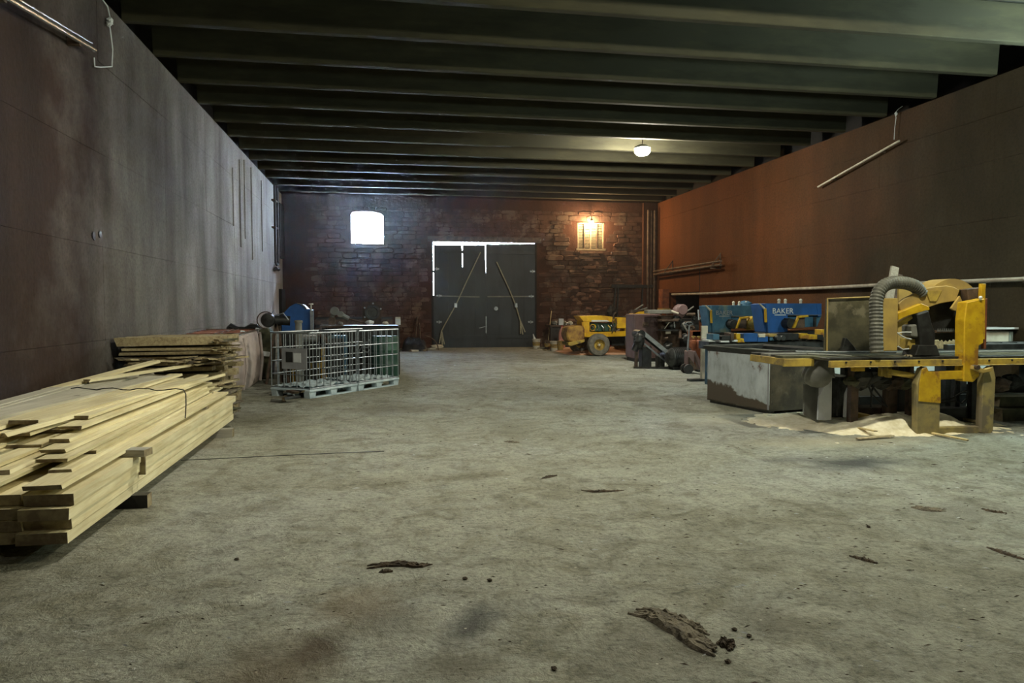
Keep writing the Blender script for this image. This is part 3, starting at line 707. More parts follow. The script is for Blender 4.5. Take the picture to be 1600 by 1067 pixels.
# ragged short offcuts, stacked end-on between the layers and by the bag
def offcut(x, y, z, L, w, h, rz, m, label, group):
    c = Vector((x, y, z)); d = Vector((math.cos(rz), math.sin(rz), random.uniform(-.08, .08)))*L/2
    o = board(c-d, c+d, w, h, m, name='slab_offcut', jag=.012); tag(o, label, 'offcut', group); return o
for i in range(26):
    offcut(-3.3+random.random()*1.35, 10.55+random.uniform(-.08, .05), .83+.022*(i % 4)+random.uniform(-.008, .008), random.uniform(.25, .5), .08, .02, random.choice((0, .3, 1.2, 1.5)), random.choice((M_OLD, M_BARKG, M_OLD)),
           'short ragged offcut wedged in the front of the rear stack', 'ragged offcuts in the rear stack')
for i in range(30):
    g = Vector((-2.18+random.uniform(-.16, .12), 10.55+random.uniform(-.25, .35), random.uniform(.03, .55)))
    offcut(g.x, g.y, g.z, random.uniform(.3, .7), random.uniform(.06, .12), .025, random.uniform(.9, 1.9), random.choice((M_OLD, M_BARKG, M_OLIVE, M_OLD)),
           'rough bark-edged offcut heaped at the far right corner of the timber', 'rough offcuts beside the bag')
for i in range(22):
    offcut(-2.2+random.uniform(-.17, .1), 10.6+random.uniform(-.1, .2), 1.0+random.uniform(-.05, .14), random.uniform(.12, .3), .05, .02, random.uniform(.3, 2.8), random.choice((M_OLD, M_BARKG, M_OLIVE)),
           'small twisted offcut at the right end of the rear stack top', 'twisted offcuts on the rear stack')

# ------------------------------------------------------------------ big bag with a wire panel on it
t = thing('bulk_bag', 'tall bulging pinkish-white woven bulk bag behind the timber', 'bag', (-3.1, 15.4, 0))
bx0, bx1, by0, by1 = -3.5, -2.56, 14.2, 16.2
n = 28; vs = []; hz = [0, .05, .2, .45, .72, .9, 1.02, 1.075, 1.09]
cx_, cy_ = (bx0+bx1)/2, (by0+by1)/2
for k, h in enumerate(hz):
    s = [.86, .94, 1.02, 1.06, 1.04, 1.0, .97, .92, .75][k]
    for j in range(n):
        a = 2*PI*j/n; ca, sa = math.cos(a), math.sin(a); e = .38
        x = cx_+(bx1-bx0)/2*s*math.copysign(abs(ca)**e, ca)*(1+.015*math.sin(5*a+h*4)); y = cy_+(by1-by0)/2*s*math.copysign(abs(sa)**e, sa)*(1+.015*math.sin(7*a+h*6))
        vs.append((x, y, h+.01*math.sin(3*a)))
fs = [(k*n+j, k*n+(j+1) % n, (k+1)*n+(j+1) % n, (k+1)*n+j) for k in range(len(hz)-1) for j in range(n)]+[tuple(range(n-1, -1, -1)), tuple(range((len(hz)-1)*n, len(hz)*n))]
obj('bag_body', MB(t).add(vs, fs), M_BAG, t, smooth=True)
obj('bag_seam', MB(t).tube([(bx1-.03, by0+.06, .04), (bx1+.03, by0+.07, .45), (bx1+.02, by0+.07, .8), (bx1-.02, by0+.05, 1.0)], .015, 6), M_BAG, t)
obj('bag_seam', MB(t).tube([(bx1-.02, by1-.16, .04), (bx1+.03, by1-.14, .5), (bx1-.02, by1-.12, 1.05)], .03, 6), M_BAG, t)
for (x, y) in ((bx1-.1, by0+.15), (bx1-.1, by1-.2)):
    obj('lifting_loop', MB(t).tube([(x, y, 1.04), (x+.02, y+.04, 1.13), (x+.05, y+.12, 1.12), (x+.03, y+.16, 1.02)], .02, 6), M_GLABEL, t)
t = thing('wire_frame', 'flat rusty metal rod frame lying across the top of the bulk bag', 'frame', (-2.4, 11.6, 1.2))
fa, fb, fc, fd = Vector((-3.28, 12.4, 1.115)), Vector((-2.45, 13.1, 1.115)), Vector((-2.58, 16.2, 1.12)), Vector((-3.62, 15.9, 1.12))
obj('rim', MB(t).tube([fa, fb, fc, fd, fa], .013, 6), M_IRON, t)
for f in (.3, .55, .8):
    obj('rod', MB(t).cyl(fa.lerp(fd, f), fb.lerp(fc, f), .008, n=6), M_RUST, t)
for f in (.5, .6): obj('rod', MB(t).cyl(fa.lerp(fb, f), fd.lerp(fc, f), .008, n=6), M_IRON, t)
single('salmon_sheet', MB().prism([(-3.55, 14.2, 1.098), (-2.75, 14.2, 1.098), (-2.75, 16.0, 1.10), (-3.55, 15.9, 1.10)], (0, 0, .012)), M_PINK, 'salmon pink sheet spread under the rod frame on the bag', 'sheet')
t = thing('saddle_cushion', 'dark curved padded seat lying behind the rod frame by the left wall', 'seat', (-2.9, 17.2, 0))
pts_ = [at(x, y, 17.2) for x, y in ((355, 513), (361, 510), (372, 513), (384, 513), (393, 510), (402, 511), (409, 514))]
rr = [.05, .085, .05, .045, .085, .08, .03]
mbq = MB(t)
n = 10; vs = []
for p_, r_ in zip(pts_, rr):
    for j in range(n): a = 2*PI*j/n; vs.append((p_.x, p_.y+r_*2*math.cos(a), p_.z+r_*math.sin(a)-.01))
mbq.add(vs, [(k*n+j, k*n+(j+1) % n, (k+1)*n+(j+1) % n, (k+1)*n+j) for k in range(6) for j in range(n)]+[tuple(range(n)), tuple(range(6*n, 7*n))])
obj('cushion', mbq, M_BLACK, t, smooth=True)
obj('chrome_edge', MB(t).tube([p_+Vector((0, -r_*1.6, r_*.7)) for p_, r_ in zip(pts_[3:], rr[3:])], .012, 6), M_SILVER, t)
obj('support', MB(t).box((-3.6, 17.0, 0), (-2.75, 17.5, pts_[1].z-.10)), M_OLIVE, t)

# ------------------------------------------------------------------ wire cage pallets
U = Vector((.61, .79, 0)).normalized(); V_ = Vector((-U.y, U.x, 0))
CA = math.atan2(U.y, U.x)
def cage(loc, label, plate, w=1.22, d=.9, h=1.13):
    t = thing('cage_pallet', label, 'cage pallet', loc, CA, 'wire cage pallets')
    L = lambda: MB()
    # blow-moulded deck and feet, local x along the long side
    obj('pallet_deck', L().box((-.02, -.02, .11), (w+.02, d+.02, .15)).box((.05, .05, .15), (w-.05, d-.05, .165)), M_WHITEP, t, bevel=.008)
    for i in range(3):
        for j in range(3):
            x = .0+(w-.13)*i/2; y = (d-.13)*j/2
            obj('pallet_foot', L().prism([(x, y, 0), (x+.13, y, 0), (x+.15, y, .11), (x-.02, y, .11)], (0, .13, 0)), M_WHITEP, t)
    obj('skid_rail', L().box((0, .0, 0), (w, .1, .02)).box((0, d-.1, 0), (w, d, .02)), M_WHITEP, t)
    zlist = [.17, .40, .63, .86]
    def ring(z, r): return L().tube([(0, 0, z), (w, 0, z), (w, d, z), (0, d, z), (0, 0, z)], r, 6)
    for z in zlist: obj('cage_ring', ring(z, .009), M_GALV, t)
    obj('top_rim', ring(h, .017), M_GALV, t, smooth=True)
    mx = None
    for i in range(8):
        x = w*i/7
        for y in (0, d):
            if mx is None: o = obj('cage_bar', L().cyl((0, 0, .16), (0, 0, h), .0085, n=6), M_GALV, t); mx = o.data
            else: o = bpy.data.objects.new('cage_bar', mx); COL.objects.link(o); o.parent = t
            o.location = (x, y, 0)
    for i in range(1, 6):
        for x in (0, w):
            o = bpy.data.objects.new('cage_bar', mx); COL.objects.link(o); o.parent = t; o.location = (x, d*i/6, 0)
    if plate:
        p = obj('label_plate', L().box((-.03, .04, .50), (-.018, .62, .86)), M_GREYP, t)
        p.location = (0, 0, 0)
        obj('printed_label', L().box((-.034, .36, .62), (-.03, .52, .80)), M_BLACK, p)
        obj('white_label', L().box((-.034, .17, .62), (-.03, .34, .78)), M_GLABEL, p)
    return t
N0 = Vector((-1.27, 12.99, 0))
cage(N0, 'galvanised wire cage with grey label plate on white pallet, next to the bulk bag', True)
cage(N0+U*1.30, 'galvanised wire cage on a white pallet, the farther one toward the door', False)
# crumpled sheeting on the pallet decks
for k, (o0, lab) in enumerate(((N0, 'crumpled pale plastic sheet lying inside the cage beside the bag'), (N0+U*1.30, 'crumpled pale plastic sheet lying inside the farther cage'))):
    vs = []; n = 14
    for i in range(n):
        for j in range(n):
            p_ = o0+U*(.06+1.1*i/(n-1))+V_*(.06+.86*j/(n-1)); vs.append((p_.x, p_.y, .172+random.random()**2*.05))
    mb = MB().add(vs, [(i*n+j, i*n+j+1, (i+1)*n+j+1, (i+1)*n+j) for i in range(n-1) for j in range(n-1)])
    single('plastic_sheet', mb, M_WHITEP, lab, 'sheet')

# ------------------------------------------------------------------ junk behind the cages
t = thing('blue_machine', 'big blue machine with half-round hood behind the cage pallets', 'machine', (-2.4, 17, 0))
Ym = 16.9
hood = [at(x, y, Ym) for x, y in ((440, 520), (440, 500), (444, 488), (452, 479), (462, 474), (472, 476), (479, 483), (486, 484), (486, 520))]
obj('hood', MB(t).prism(hood, (0, .7, 0)), M_BLUE, t, bevel=.01)
obj('hood_rim', MB(t).tube([at(x, y, Ym-.02) for x, y in ((464, 473.5), (470, 475), (475, 478), (479, 483))], .014, 6), M_SILVER, t)
a, b = at(438, 520, Ym), at(487, 520, Ym)
obj('machine_base', MB(t).box((a.x, Ym-.05, 0), (b.x, Ym+.8, a.z)), M_BLACK, t, bevel=.02)
obj('side_post', MB(t).box((b.x-.02, Ym-.1, 0), (b.x+.05, Ym-.02, at(0+486, 485, Ym).z)), M_GALV, t)
q = at(486, 476, Ym); obj('switch_knob', MB(t).cyl((q.x, q.y, q.z-.15), (q.x, q.y, q.z), .015, n=6).cyl((q.x, q.y, q.z), (q.x, q.y, q.z+.03), .05), M_CREAM, t)
t = thing('grinding_wheel', 'round black fan-like wheel on a stand by the left wall', 'machine', (-2.5, 15.6, 0))
c = at(419, 500, 15.6)
obj('wheel', MB(t).lathe((c.x, c.y, c.z), [(.02, -.12), (.13, -.1), (.15, 0), (.13, .08), (.06, .16)], 20, 'y'), M_BLACK, t, smooth=True)
obj('guard_ring', MB(t).tube(arc((c.x-.03, c.y-.1, c.z), .17, .8, 4.6, 12), .012, 6), M_IRON, t)
obj('motor', MB(t).cyl((c.x+.1, c.y+.05, c.z), (c.x+.42, c.y+.1, c.z-.02), .10, n=14), M_BLACK, t, smooth=True)
obj('bracket', MB(t).tube([(c.x+.05, c.y, c.z+.1), (c.x+.12, c.y, c.z+.2), (c.x+.15, c.y, c.z+.1), (c.x+.3, c.y, c.z+.14), (c.x+.4, c.y, c.z-.0)], .015, 6), M_GALV, t)
obj('stand', MB(t).bar((c.x+.15, c.y, c.z-.08), (c.x-.05, c.y, 0), .05).bar((c.x+.15, c.y, c.z-.08), (c.x+.4, c.y, 0), .05).bar((c.x+.2, c.y+.1, c.z-.08), (c.x+.2, c.y+.4, 0), .05), M_IRON, t)
t = thing('column_jack', 'grey upright cylinder column with a crown top inside the near cage view', 'column', (-1.75, 14.9, 0))
c = at(466.5, 508, 14.9)
obj('column', MB(t).cyl((c.x, c.y, 0), (c.x, c.y, c.z-.12), .075, n=14), M_GREYM, t, smooth=True)
obj('column_head', MB(t).lathe((c.x, c.y, c.z), [(.09, -.14), (.065, -.1), (.065, .04), (.08, .05), (.08, .09), (.05, .1)], 14), M_GREYM, t, smooth=True)
t = thing('drum_roller', 'shiny horizontal metal cylinder seen through the near cage', 'cylinder', (-1.4, 15.1, .9))
a = at(474, 526, 15.0); b = at(496, 526, 15.0)
obj('roller', MB(t).cyl(a, b, .12, n=18), M_SILVER, t, smooth=True)
obj('roller_stand', MB(t).box((a.x+.02, 14.95, 0), (a.x+.1, 15.1, a.z-.1)).box((b.x-.1, 14.95, 0), (b.x-.02, 15.1, a.z-.1)), M_BLACK, t)
t = thing('yellow_lift_frame', 'yellow steel frame with posts seen through the near cage', 'frame', (-1.5, 15.2, 0))
for x in (459, 505):
    a = at(x, 600, 15.3); z1 = at(x, 542 if x == 505 else 575, 15.3).z
    obj('post', MB(t).box((a.x-.03, 15.27, 0), (a.x+.03, 15.33, z1)), M_YEL, t)
a = at(472, 572, 15.3); b = at(508, 572, 15.3)
obj('beam', MB(t).bar((a.x-.2, 15.3, a.z), (b.x, 15.3, a.z), .05, .12), M_YELD, t)
a = at(508, 588, 15.0); obj('foot', MB(t).prism([(a.x-.1, 14.9, 0), (a.x+.12, 14.9, 0), (a.x-.02, 14.9, .3)], (0, .15, 0)), M_YEL, t)
t = thing('engine_block', 'dark oily engine block on a skid seen through the near cage', 'engine', (-1.0, 16.2, 0))
mb = MB(t).box((-1.9, 15.8, .25), (-.9, 16.5, .85)).box((-1.75, 15.7, .85), (-1.2, 16.3, 1.05))
obj('block', mb, M_BLACK, t, bevel=.03)
obj('exhaust', MB(t).tube([(-1.6, 15.75, .9), (-1.6, 15.6, 1.0), (-1.3, 15.6, 1.0), (-1.1, 15.65, .8)], .05, 8), M_IRON, t)
obj('skid', MB(t).box((-2.0, 15.7, 0), (-.8, 15.85, .25)).box((-2.0, 16.4, 0), (-.8, 16.55, .25)), M_OLIVE, t)
t = thing('steel_cabinet', 'tall blue-black steel cabinet between the two cages and the wall', 'cabinet', (-.4, 16, 0))
a = at(512, 525, 15.6); b = at(540, 525, 15.6)
obj('cabinet_body', MB(t).box((a.x, 15.6, 0), (b.x, 16.3, a.z)), M_BLUED, t, bevel=.015)
obj('cabinet_door', MB(t).box((a.x+.03, 15.57, .1), (b.x-.03, 15.6, a.z-.05)), M_STEEL, t)
obj('handle', MB(t).box((b.x-.12, 15.53, .6), (b.x-.09, 15.57, .8)), M_GALV, t)
t = thing('green_drum', 'dark green barrel seen through the farther cage', 'barrel', (.3, 16.4, 0))
a = at(602, 530, 16.3)
obj('barrel_body', MB(t).lathe((a.x, 16.3, 0), [(.28, .0), (.29, .03), (.29, .3), (.30, .32), (.29, .34), (.29, .62), (.30, .64), (.29, .66), (.29, .9), (.28, .93)], 24), M_GREEN, t, smooth=True)
obj('barrel_lid', MB(t).lathe((a.x, 16.3, .93), [(.27, -.01), (.28, .015), (.05, .02)], 24), M_GREEN, t)
t = thing('hydraulic_pump', 'dark machine with curved hoses behind the farther cage', 'machine', (-.1, 16.8, 0))
obj('machine_body', MB(t).box((-.95, 17.0, 0), (.35, 17.7, 1.15)).box((-.8, 16.9, .3), (.1, 17.0, .9)), M_BLACK, t, bevel=.03)
for k in range(3):
    a = at(556+3*k, 548+4*k, 16.7); b = at(575, 535+8*k, 16.7)
    obj('hose', MB(t).tube([a, a.lerp(b, .4)+Vector((0, 0, .09)), b, b+Vector((.02, .2, .05))], .018, 6), M_GALV, t)
t = thing('work_bench', 'dark bench behind the farther cage with bright odds and ends on top', 'bench', (.1, 18.4, 0))
a = at(500, 510, 18.2); b = at(625, 512, 18.2)
obj('bench_top', MB(t).box((a.x, 18.1, 1.08), (b.x, 18.9, 1.13)), M_IRON, t)
for x in (a.x+.05, b.x-.12):
    for y in (18.15, 18.8): obj('leg', MB(t).box((x, y, 0), (x+.07, y+.07, 1.08)), M_BLACK, t)
obj('back_panel', MB(t).box((a.x, 18.86, 0), (b.x, 18.9, 1.08)), M_BLACK, t)
def lump(name, x0, y0, x1, y1, Y, m, label, cat, group=None, j=.12):
    a = at((x0+x1)/2, (y0+y1)/2, Y); p = at(x0, y0, Y); q = at(x1, y1, Y)
    mb = MB().ball(a, 1, (abs(q.x-p.x)/2, abs(q.x-p.x)/3+.03, abs(p.z-q.z)/2), 8, j)
    return single(name, mb, m, label, cat, group)
bench_bits = [(528, 507, 536, 512, M_GREYM, 'small grey can on the bench behind the cages'), (571, 502, 584, 509, M_GLABEL, 'pale crumpled paper on the bench behind the farther cage'),
              (597, 505, 607, 510, M_CREAM, 'cream rag at the right end of the bench behind the cage'), (609, 511, 628, 518, M_GLABEL, 'pale plastic scraps hanging at the right bench corner')]
for x0, y0, x1, y1, m, lab in bench_bits[:3]:
    z0_ = 1.13; a = at((x0+x1)/2, 505, 18.5); w = (x1-x0)/1144*19.4; h = (y1-y0)/1144*19.4
    single('rag' if m is M_CREAM else 'can' if m is M_GREYM else 'paper', MB().ball((a.x, 18.5, z0_+h/2), 1, (w/2, w/3, h/2), 8, .15), m, lab, 'scrap')
t = thing('carton', 'small upright whitish carton on the right end of the bench', 'box', (at(625, 507, 18.4).x, 18.4, 1.13))
a = at(621, 508, 18.3); b = at(629, 508, 18.3)
obj('carton_body', MB(t).box((a.x-.05, 18.3, 1.13), (b.x-.05, 18.42, 1.30)), M_GLABEL, t, bevel=.004)
obj('carton_flap', MB(t).box((a.x-.05, 18.29, 1.29), (b.x-.05, 18.3, 1.33)), M_CREAM, t)
t = thing('chain_saw_arm', 'dusty jointed machine arm rising behind the cages', 'machine', (-.5, 19.8, 0))
pts_ = [at(x, y, 19.6) for x, y in ((519, 515), (519, 496), (523, 486), (532, 491), (545, 498), (560, 502), (575, 505))]
obj('arm', MB(t).tube(pts_[1:5], .06, 8), M_GREYM, t)
obj('chain', MB(t).tube(pts_[4:], .025, 6), M_IRON, t)
obj('arm_post', MB(t).box((pts_[0].x-.08, 19.5, 0), (pts_[0].x+.08, 19.7, pts_[1].z)), M_IRON, t)
obj('joint', MB(t).cyl(pts_[2]+Vector((0, -.1, 0)), pts_[2]+Vector((0, .1, 0)), .11, n=12), M_GREYM, t)
obj('joint', MB(t).cyl(pts_[3]+Vector((0, -.1, 0)), pts_[3]+Vector((0, .1, 0)), .08, n=12), M_GREYM, t)
t = thing('wall_bracket_plate', 'grey plate with a round flange standing behind the farther cage', 'plate', (at(580, 490, 20).x, 20, 0))
a = at(566, 471, 20.0); b = at(596, 506, 20.0); c = at(582, 488, 20.0)
obj('plate', MB(t).box((a.x, 20.0, 0), (b.x, 20.06, a.z)), M_IRON, t)
obj('flange', MB(t).lathe((c.x, 20.0, c.z), [(.02, -.02), (.13, -.02), (.14, -.08), (.20, -.08), (.20, 0)], 18, 'y'), M_STEEL, t)
for k in range(5):
    an = k*1.1+.4; obj('bolt', MB(t).cyl((c.x+.24*math.cos(an), 19.93, c.z+.24*math.sin(an)), (c.x+.24*math.cos(an), 20, c.z+.24*math.sin(an)), .025, n=6), M_GALV, t)
# scraps on the floor between bag and cage
for i in range(9):
    g = Vector((-1.62+random.uniform(-.12, .35), 13.0+random.uniform(-.5, .9), .0))
    offcut(g.x-.1*(i % 2), g.y, .03+.05*(i % 3), random.uniform(.15, .35), .09, .04, random.uniform(0, 3), random.choice((M_BLACK, M_GREYM, M_IRON)), 'dark metal scrap on the floor between bag and cage', 'scrap between bag and cage')
t = thing('dark_chute', 'dark brown curved metal hood standing just behind the bulk bag', 'hood', (-2.4, 16.6, 0))
obj('hood_body', MB(t).prism([at(x, y, 16.6) for x, y in ((404, 514), (418, 512), (426, 522), (427, 548), (424, 591), (404, 591))], (0, .4, 0)), M_OLIVE, t, bevel=.02)
obj('hood_lip', MB(t).prism([at(x, y, 16.5) for x, y in ((410, 549), (425, 551), (420, 557), (410, 556))], (0, .2, 0)), M_GLABEL, t)

# ------------------------------------------------------------------ by the back wall, left of the door
t = thing('tarp_heap', 'black tarpaulin-covered mound by the back wall left of the door', 'mound', (.9, 26.5, 0))
a = at(628, 545, 26.3); b = at(668, 545, 26.3)
mb = MB(t); n = 16; vs = []
for i in range(n):
    for j in range(n):
        u, v = i/(n-1), j/(n-1); x = a.x+(b.x-a.x)*u; y = 25.9+1.4*v
        z = (math.sin(PI*u)**.5)*(math.sin(PI*v)**.5)*(.55+.12*math.sin(5*u+2))*(1+.12*random.uniform(-1, 1)) if 0 < i < n-1 and 0 < j < n-1 else 0
        vs.append((x, y, z))
mb.add(vs, [(i*n+j, i*n+j+1, (i+1)*n+j+1, (i+1)*n+j) for i in range(n-1) for j in range(n-1)])
obj('tarpaulin', mb, M_BLACK, t, smooth=True)
obj('hoop', MB(t).tube(arc((b.x-.15, 25.85, .05), .5, .0, 1.5, 8), .02, 6), M_IRON, t)
for k, (x, y0_, x2, lab) in enumerate(((648, 495, 652, 'thin dark pole leaning on the back wall left of the door'), (658, 505, 655, 'short brown pole leaning on the back wall beside the tarpaulin mound'))):
    a = at(x, 540, 27.4); b = at(x2, y0_, 27.85); o = single('leaning_pole', MB().cyl((a.x, 27.5, .0), (b.x, YB-.12, b.z), .03, n=8), M_IRON, lab, 'pole')
for k in range(7):
    g = gnd(633+k*7, 547+random.uniform(-2, 3)); o = offcut(g.x, g.y, .04, .3, .12, .06, random.uniform(0, 3), random.choice((M_CREAM, M_IRON, M_GREYM)), 'small pale rubble piece on the floor near the tarpaulin mound', 'rubble near the mound')
g = gnd(682, 543)
single('rag', MB().ball((g.x, g.y-.4, .06), 1, (.25, .2, .08), 10, .2), M_CREAM, 'pale rag lying on the floor at the left foot of the door', 'rag')
t = thing('hoist_trolley', 'dark low machine crate against the back wall behind the farther cage', 'crate', (-1, 27, 0))
obj('crate_body', MB(t).box((-2.4, 26.6, 0), (.3, 27.4, 1.2)), M_BLACK, t, bevel=.02)
for k in range(4): obj('crate_slat', MB(t).box((-2.4, 26.56, .1+.28*k), (.3, 26.6, .28+.28*k)), M_IRON, t)

# ------------------------------------------------------------------ right of the door: buckets, bench, tractor
def bucket(px, py, Y, r, h, m, label, group=None):
    a = at(px, py, Y); t = thing('bucket', label, 'bucket', (a.x, Y, 0), 0, group)
    obj('pail', MB(t).lathe((a.x, Y, 0), [(r*.85, 0), (r, h), (r*1.06, h), (r*1.06, h-.03), (r*.98, h-.035), (r*.95, h-.02), (r*.8, .03)], 18), m, t, smooth=True)
    obj('handle', MB(t).tube(arc((a.x, Y-r*.9, h-.02), r*.95, PI, 2*PI, 8), .006, 5), M_GALV, t)
    obj('printed_band', MB(t).lathe((a.x, Y, 0), [(r*.90, h*.3), (r*.965, h*.7), (r*.95, h*.7), (r*.88, h*.3)], 18, ring=True), M_MUST, t)
    return t
bucket(838, 540, 27.0, .15, .36, M_CREAM, 'cream pail on the floor at the right edge of the door')
a = at(835, 528, 27.0); single('funnel', MB().cyl((a.x, 27, .36), (a.x-.05, 27, .55), .05, .01), M_GLABEL, 'white rag tip standing out of the pail by the door', 'rag')
bucket(867, 542, 25.6, .18, .34, M_CREAM, 'wide cream pail with reddish print beside the tractor')
bucket(876, 541, 25.4, .12, .36, M_YELD, 'narrow yellow pail standing right of the cream pail')
bucket(856, 541, 26.2, .14, .34, M_IRON, 'dark brown pail left of the wide cream pail')
t = thing('jerry_can', 'pinkish plastic jug standing above the yellow pail', 'jug', (at(878, 525, 25.9).x, 25.9, 0))
a = at(878, 530, 25.9)
obj('jug_body', MB(t).lathe((a.x, 25.9, 0), [(.12, 0), (.13, .3), (.12, .6), (.09, .72), (.04, .8), (.04, .85)], 14), M_PINK, t, smooth=True)
obj('jug_cap', MB(t).cyl((a.x, 25.9, .85), (a.x, 25.9, .89), .05), M_RED, t)
a = gnd(847, 543); b = at(862, 486, YB-.15)
single('broom_stick', MB().cyl((a.x, 26.6, 0), (b.x, YB-.1, b.z), .018, n=8), M_OLD, 'long thin stick leaning on the back wall right of the door', 'stick')
t = thing('scrap_bench', 'dark bench against the back wall loaded with small scrap, left of the tractor', 'bench', (7, 27, 0))
a = at(857, 512, 27.0); b = at(897, 512, 27.0)
obj('bench_top', MB(t).box((a.x, 26.7, .82), (b.x+.4, 27.6, .88)), M_IRON, t)
obj('bench_front', MB(t).box((a.x+.05, 26.8, 0), (b.x+.3, 26.85, .82)), M_BLACK, t)
for x in (a.x+.02, b.x): obj('leg', MB(t).box((x, 26.72, 0), (x+.08, 26.8, .82)), M_BLACK, t)
for i in range(14):
    x = a.x+.1+(b.x-a.x)*random.random(); m = random.choice((M_CREAM, M_GREYM, M_IRON, M_GLABEL, M_OLIVE))
    single('scrap_piece', MB().ball((x, 26.95+random.random()*.3, .88+.07), 1, (random.uniform(.04, .12), .06, .07), 7, .3), m, 'small odd piece of scrap on the bench left of the tractor', 'scrap', 'scrap on the bench by the tractor')
a = at(878, 504, 26.8); single('white_box', MB().box((a.x-.1, 26.85, .88), (a.x+.08, 27.0, 1.12), .01), M_GLABEL, 'small bright white box on top of the scrap bench', 'box')
for i in range(16):
    g = gnd(842+i*4.2+random.uniform(-2, 2), 545+random.uniform(-2.5, 3)); offcut(g.x, g.y, .02, random.uniform(.08, .25), .1, .04, random.uniform(0, 3), random.choice((M_CREAM, M_OLD, M_IRON, M_GREYM)), 'small litter on the floor between the door and the tractor', 'litter by the tractor')
# mound of reddish sand behind the tractor wheels
mb = MB(); n = 22; vs = []
for i in range(n):
    for j in range(n):
        u, v = i/(n-1), j/(n-1); x = 5.9+4.7*u; y = 23.0+4.2*v
        e = math.sin(PI*u)**.6*math.sin(PI*v)**.7
        vs.append((x, y, -.01+(.16+.05*math.sin(9*u)+.05*math.sin(7*v))*e*(1+.15*random.uniform(-1, 1))))
mb.add(vs, [(i*n+j, i*n+j+1, (i+1)*n+j+1, (i+1)*n+j) for i in range(n-1) for j in range(n-1)])
o = single('sand_heap', mb, mat('pink_sand', (.62, .40, .28), (.5, .3, .2), .95, scale=12), 'low spread of pinkish sawdust on the floor under and behind the tractor', 'heap', smooth=True); o['kind'] = 'stuff'

def wheel(t, c, r, w, rim=.5, name='wheel'):
    o = obj(name, MB(t).lathe(c, [(r*rim, -w/2), (r*.72, -w*.55), (r*.92, -w*.48), (r, -w*.3), (r, w*.3), (r*.92, w*.48), (r*.72, w*.55), (r*rim, w/2)], 32, 'y', ring=True), M_RUBBER, t, smooth=True)
    tmp = MB(t); tmp.lathe(c, [(.02, -w*.25), (r*rim*.35, -w*.26), (r*rim*.45, -w*.1), (r*rim*.9, -w*.12), (r*rim*1.0, -w*.45), (r*rim*1.04, -w*.45), (r*rim*1.03, w*.3)], 24, 'y')
    obj('rim', tmp, M_YELD, o, smooth=True)
    tmp = MB(t); tmp.cyl((c[0], c[1]-w*.42, c[2]), (c[0], c[1]-w*.2, c[2]), r*.1, n=10); obj('hub', tmp, M_CREAM, o)
    for k in range(5):
        a_ = k*2*PI/5; tmp = MB(t); tmp.cyl((c[0]+r*.2*math.cos(a_), c[1]-w*.3, c[2]+r*.2*math.sin(a_)), (c[0]+r*.2*math.cos(a_), c[1]-w*.2, c[2]+r*.2*math.sin(a_)), r*.035, n=6); obj('nut', tmp, M_IRON, o)
    return o
T = thing('tractor', 'old yellow tractor parked by the back wall right of the door', 'tractor', (8.2, 23.3, 0))
YT = 22.75
def tp(x, y, Y=YT): return at(x, y, Y)
def tpoly(pts, Y, d): return MB(T).prism([at(x, y, Y) for x, y in pts], (0, d, 0))
obj('hood', tpoly([(905, 494), (912, 503), (958, 503), (963, 496), (950, 494), (940, 493)], YT+.05, .75), M_TRAC, T, bevel=.01)
obj('side_frame', tpoly([(911, 503), (921, 503), (921, 518), (916, 518), (916, 526), (912, 526)], YT+.05, .06), M_TRAC, T)
obj('radiator', tpoly([(909, 503), (913, 503), (915, 527), (911, 527)], YT+.1, .65), M_TRAC, T)
obj('chassis_rail', tpoly([(916, 518), (936, 519), (958, 518), (992, 517), (992, 525), (916, 527)], YT+.03, .08), M_TRAC, T, bevel=.008)
obj('chassis_rail', tpoly([(916, 518), (992, 517), (992, 525), (916, 527)], YT+.75, .08), M_TRAC, T)
obj('engine_block', tpoly([(922, 505), (962, 505), (962, 518), (922, 518)], YT+.2, .45), M_GREEN, T, bevel=.02)
for k in range(7):
    a = tp(924+k*5.2, 507+random.uniform(0, 2), YT+.12); b = tp(925+k*5.2+random.uniform(-3, 4), 516, YT+.12)
    obj('engine_pipe', MB(T).tube([a, a.lerp(b, .5)+Vector((.03, -.05, 0)), b], .018, 6), random.choice((M_GALV, M_IRON, M_YEL, M_OLIVE)), T)
a = tp(924, 506, YT+.1); obj('fan_belt_guard', MB(T).tube(arc((a.x+.05, YT+.1, a.z-.12), .1, .3, 5.6, 12), .02, 6), M_YEL, T)
obj('maker_plate', tpoly([(924.5, 500), (948, 500), (953, 502.4), (924.5, 502.6)], YT+.03, .02), M_GLABEL, T)
obj('fuel_tank', tpoly([(964, 496), (978, 496), (983, 499), (980, 513), (964, 513)], YT+.1, .55), M_TRAC, T, bevel=.015)
obj('rear_fender', tpoly([(980, 497), (998, 495), (998, 518), (975, 518)], YT+.25, .5), M_TRAC, T, bevel=.01)
obj('rear_cowl', tpoly([(984, 495), (998, 487), (1014, 486), (1016, 492), (1000, 497)], YT+.4, .6), M_TRAC, T, bevel=.01)
obj('steering_wheel', MB(T).tube(arc((tp(981, 495).x, YT+.4, tp(981, 495).z), .2, 0, 2*PI, 16, 'xy'), .018, 6).cyl((tp(981, 495).x, YT+.4, tp(981, 495).z), (tp(975, 512).x, YT+.4, tp(975, 512).z), .02), M_BLACK, T)
obj('control_stalk', MB(T).tube([tp(962, 518), tp(957, 505), tp(959, 492), tp(962, 488)], .02, 6).tube([tp(956, 520), tp(964, 505), tp(960, 495)], .014, 6), M_IRON, T)
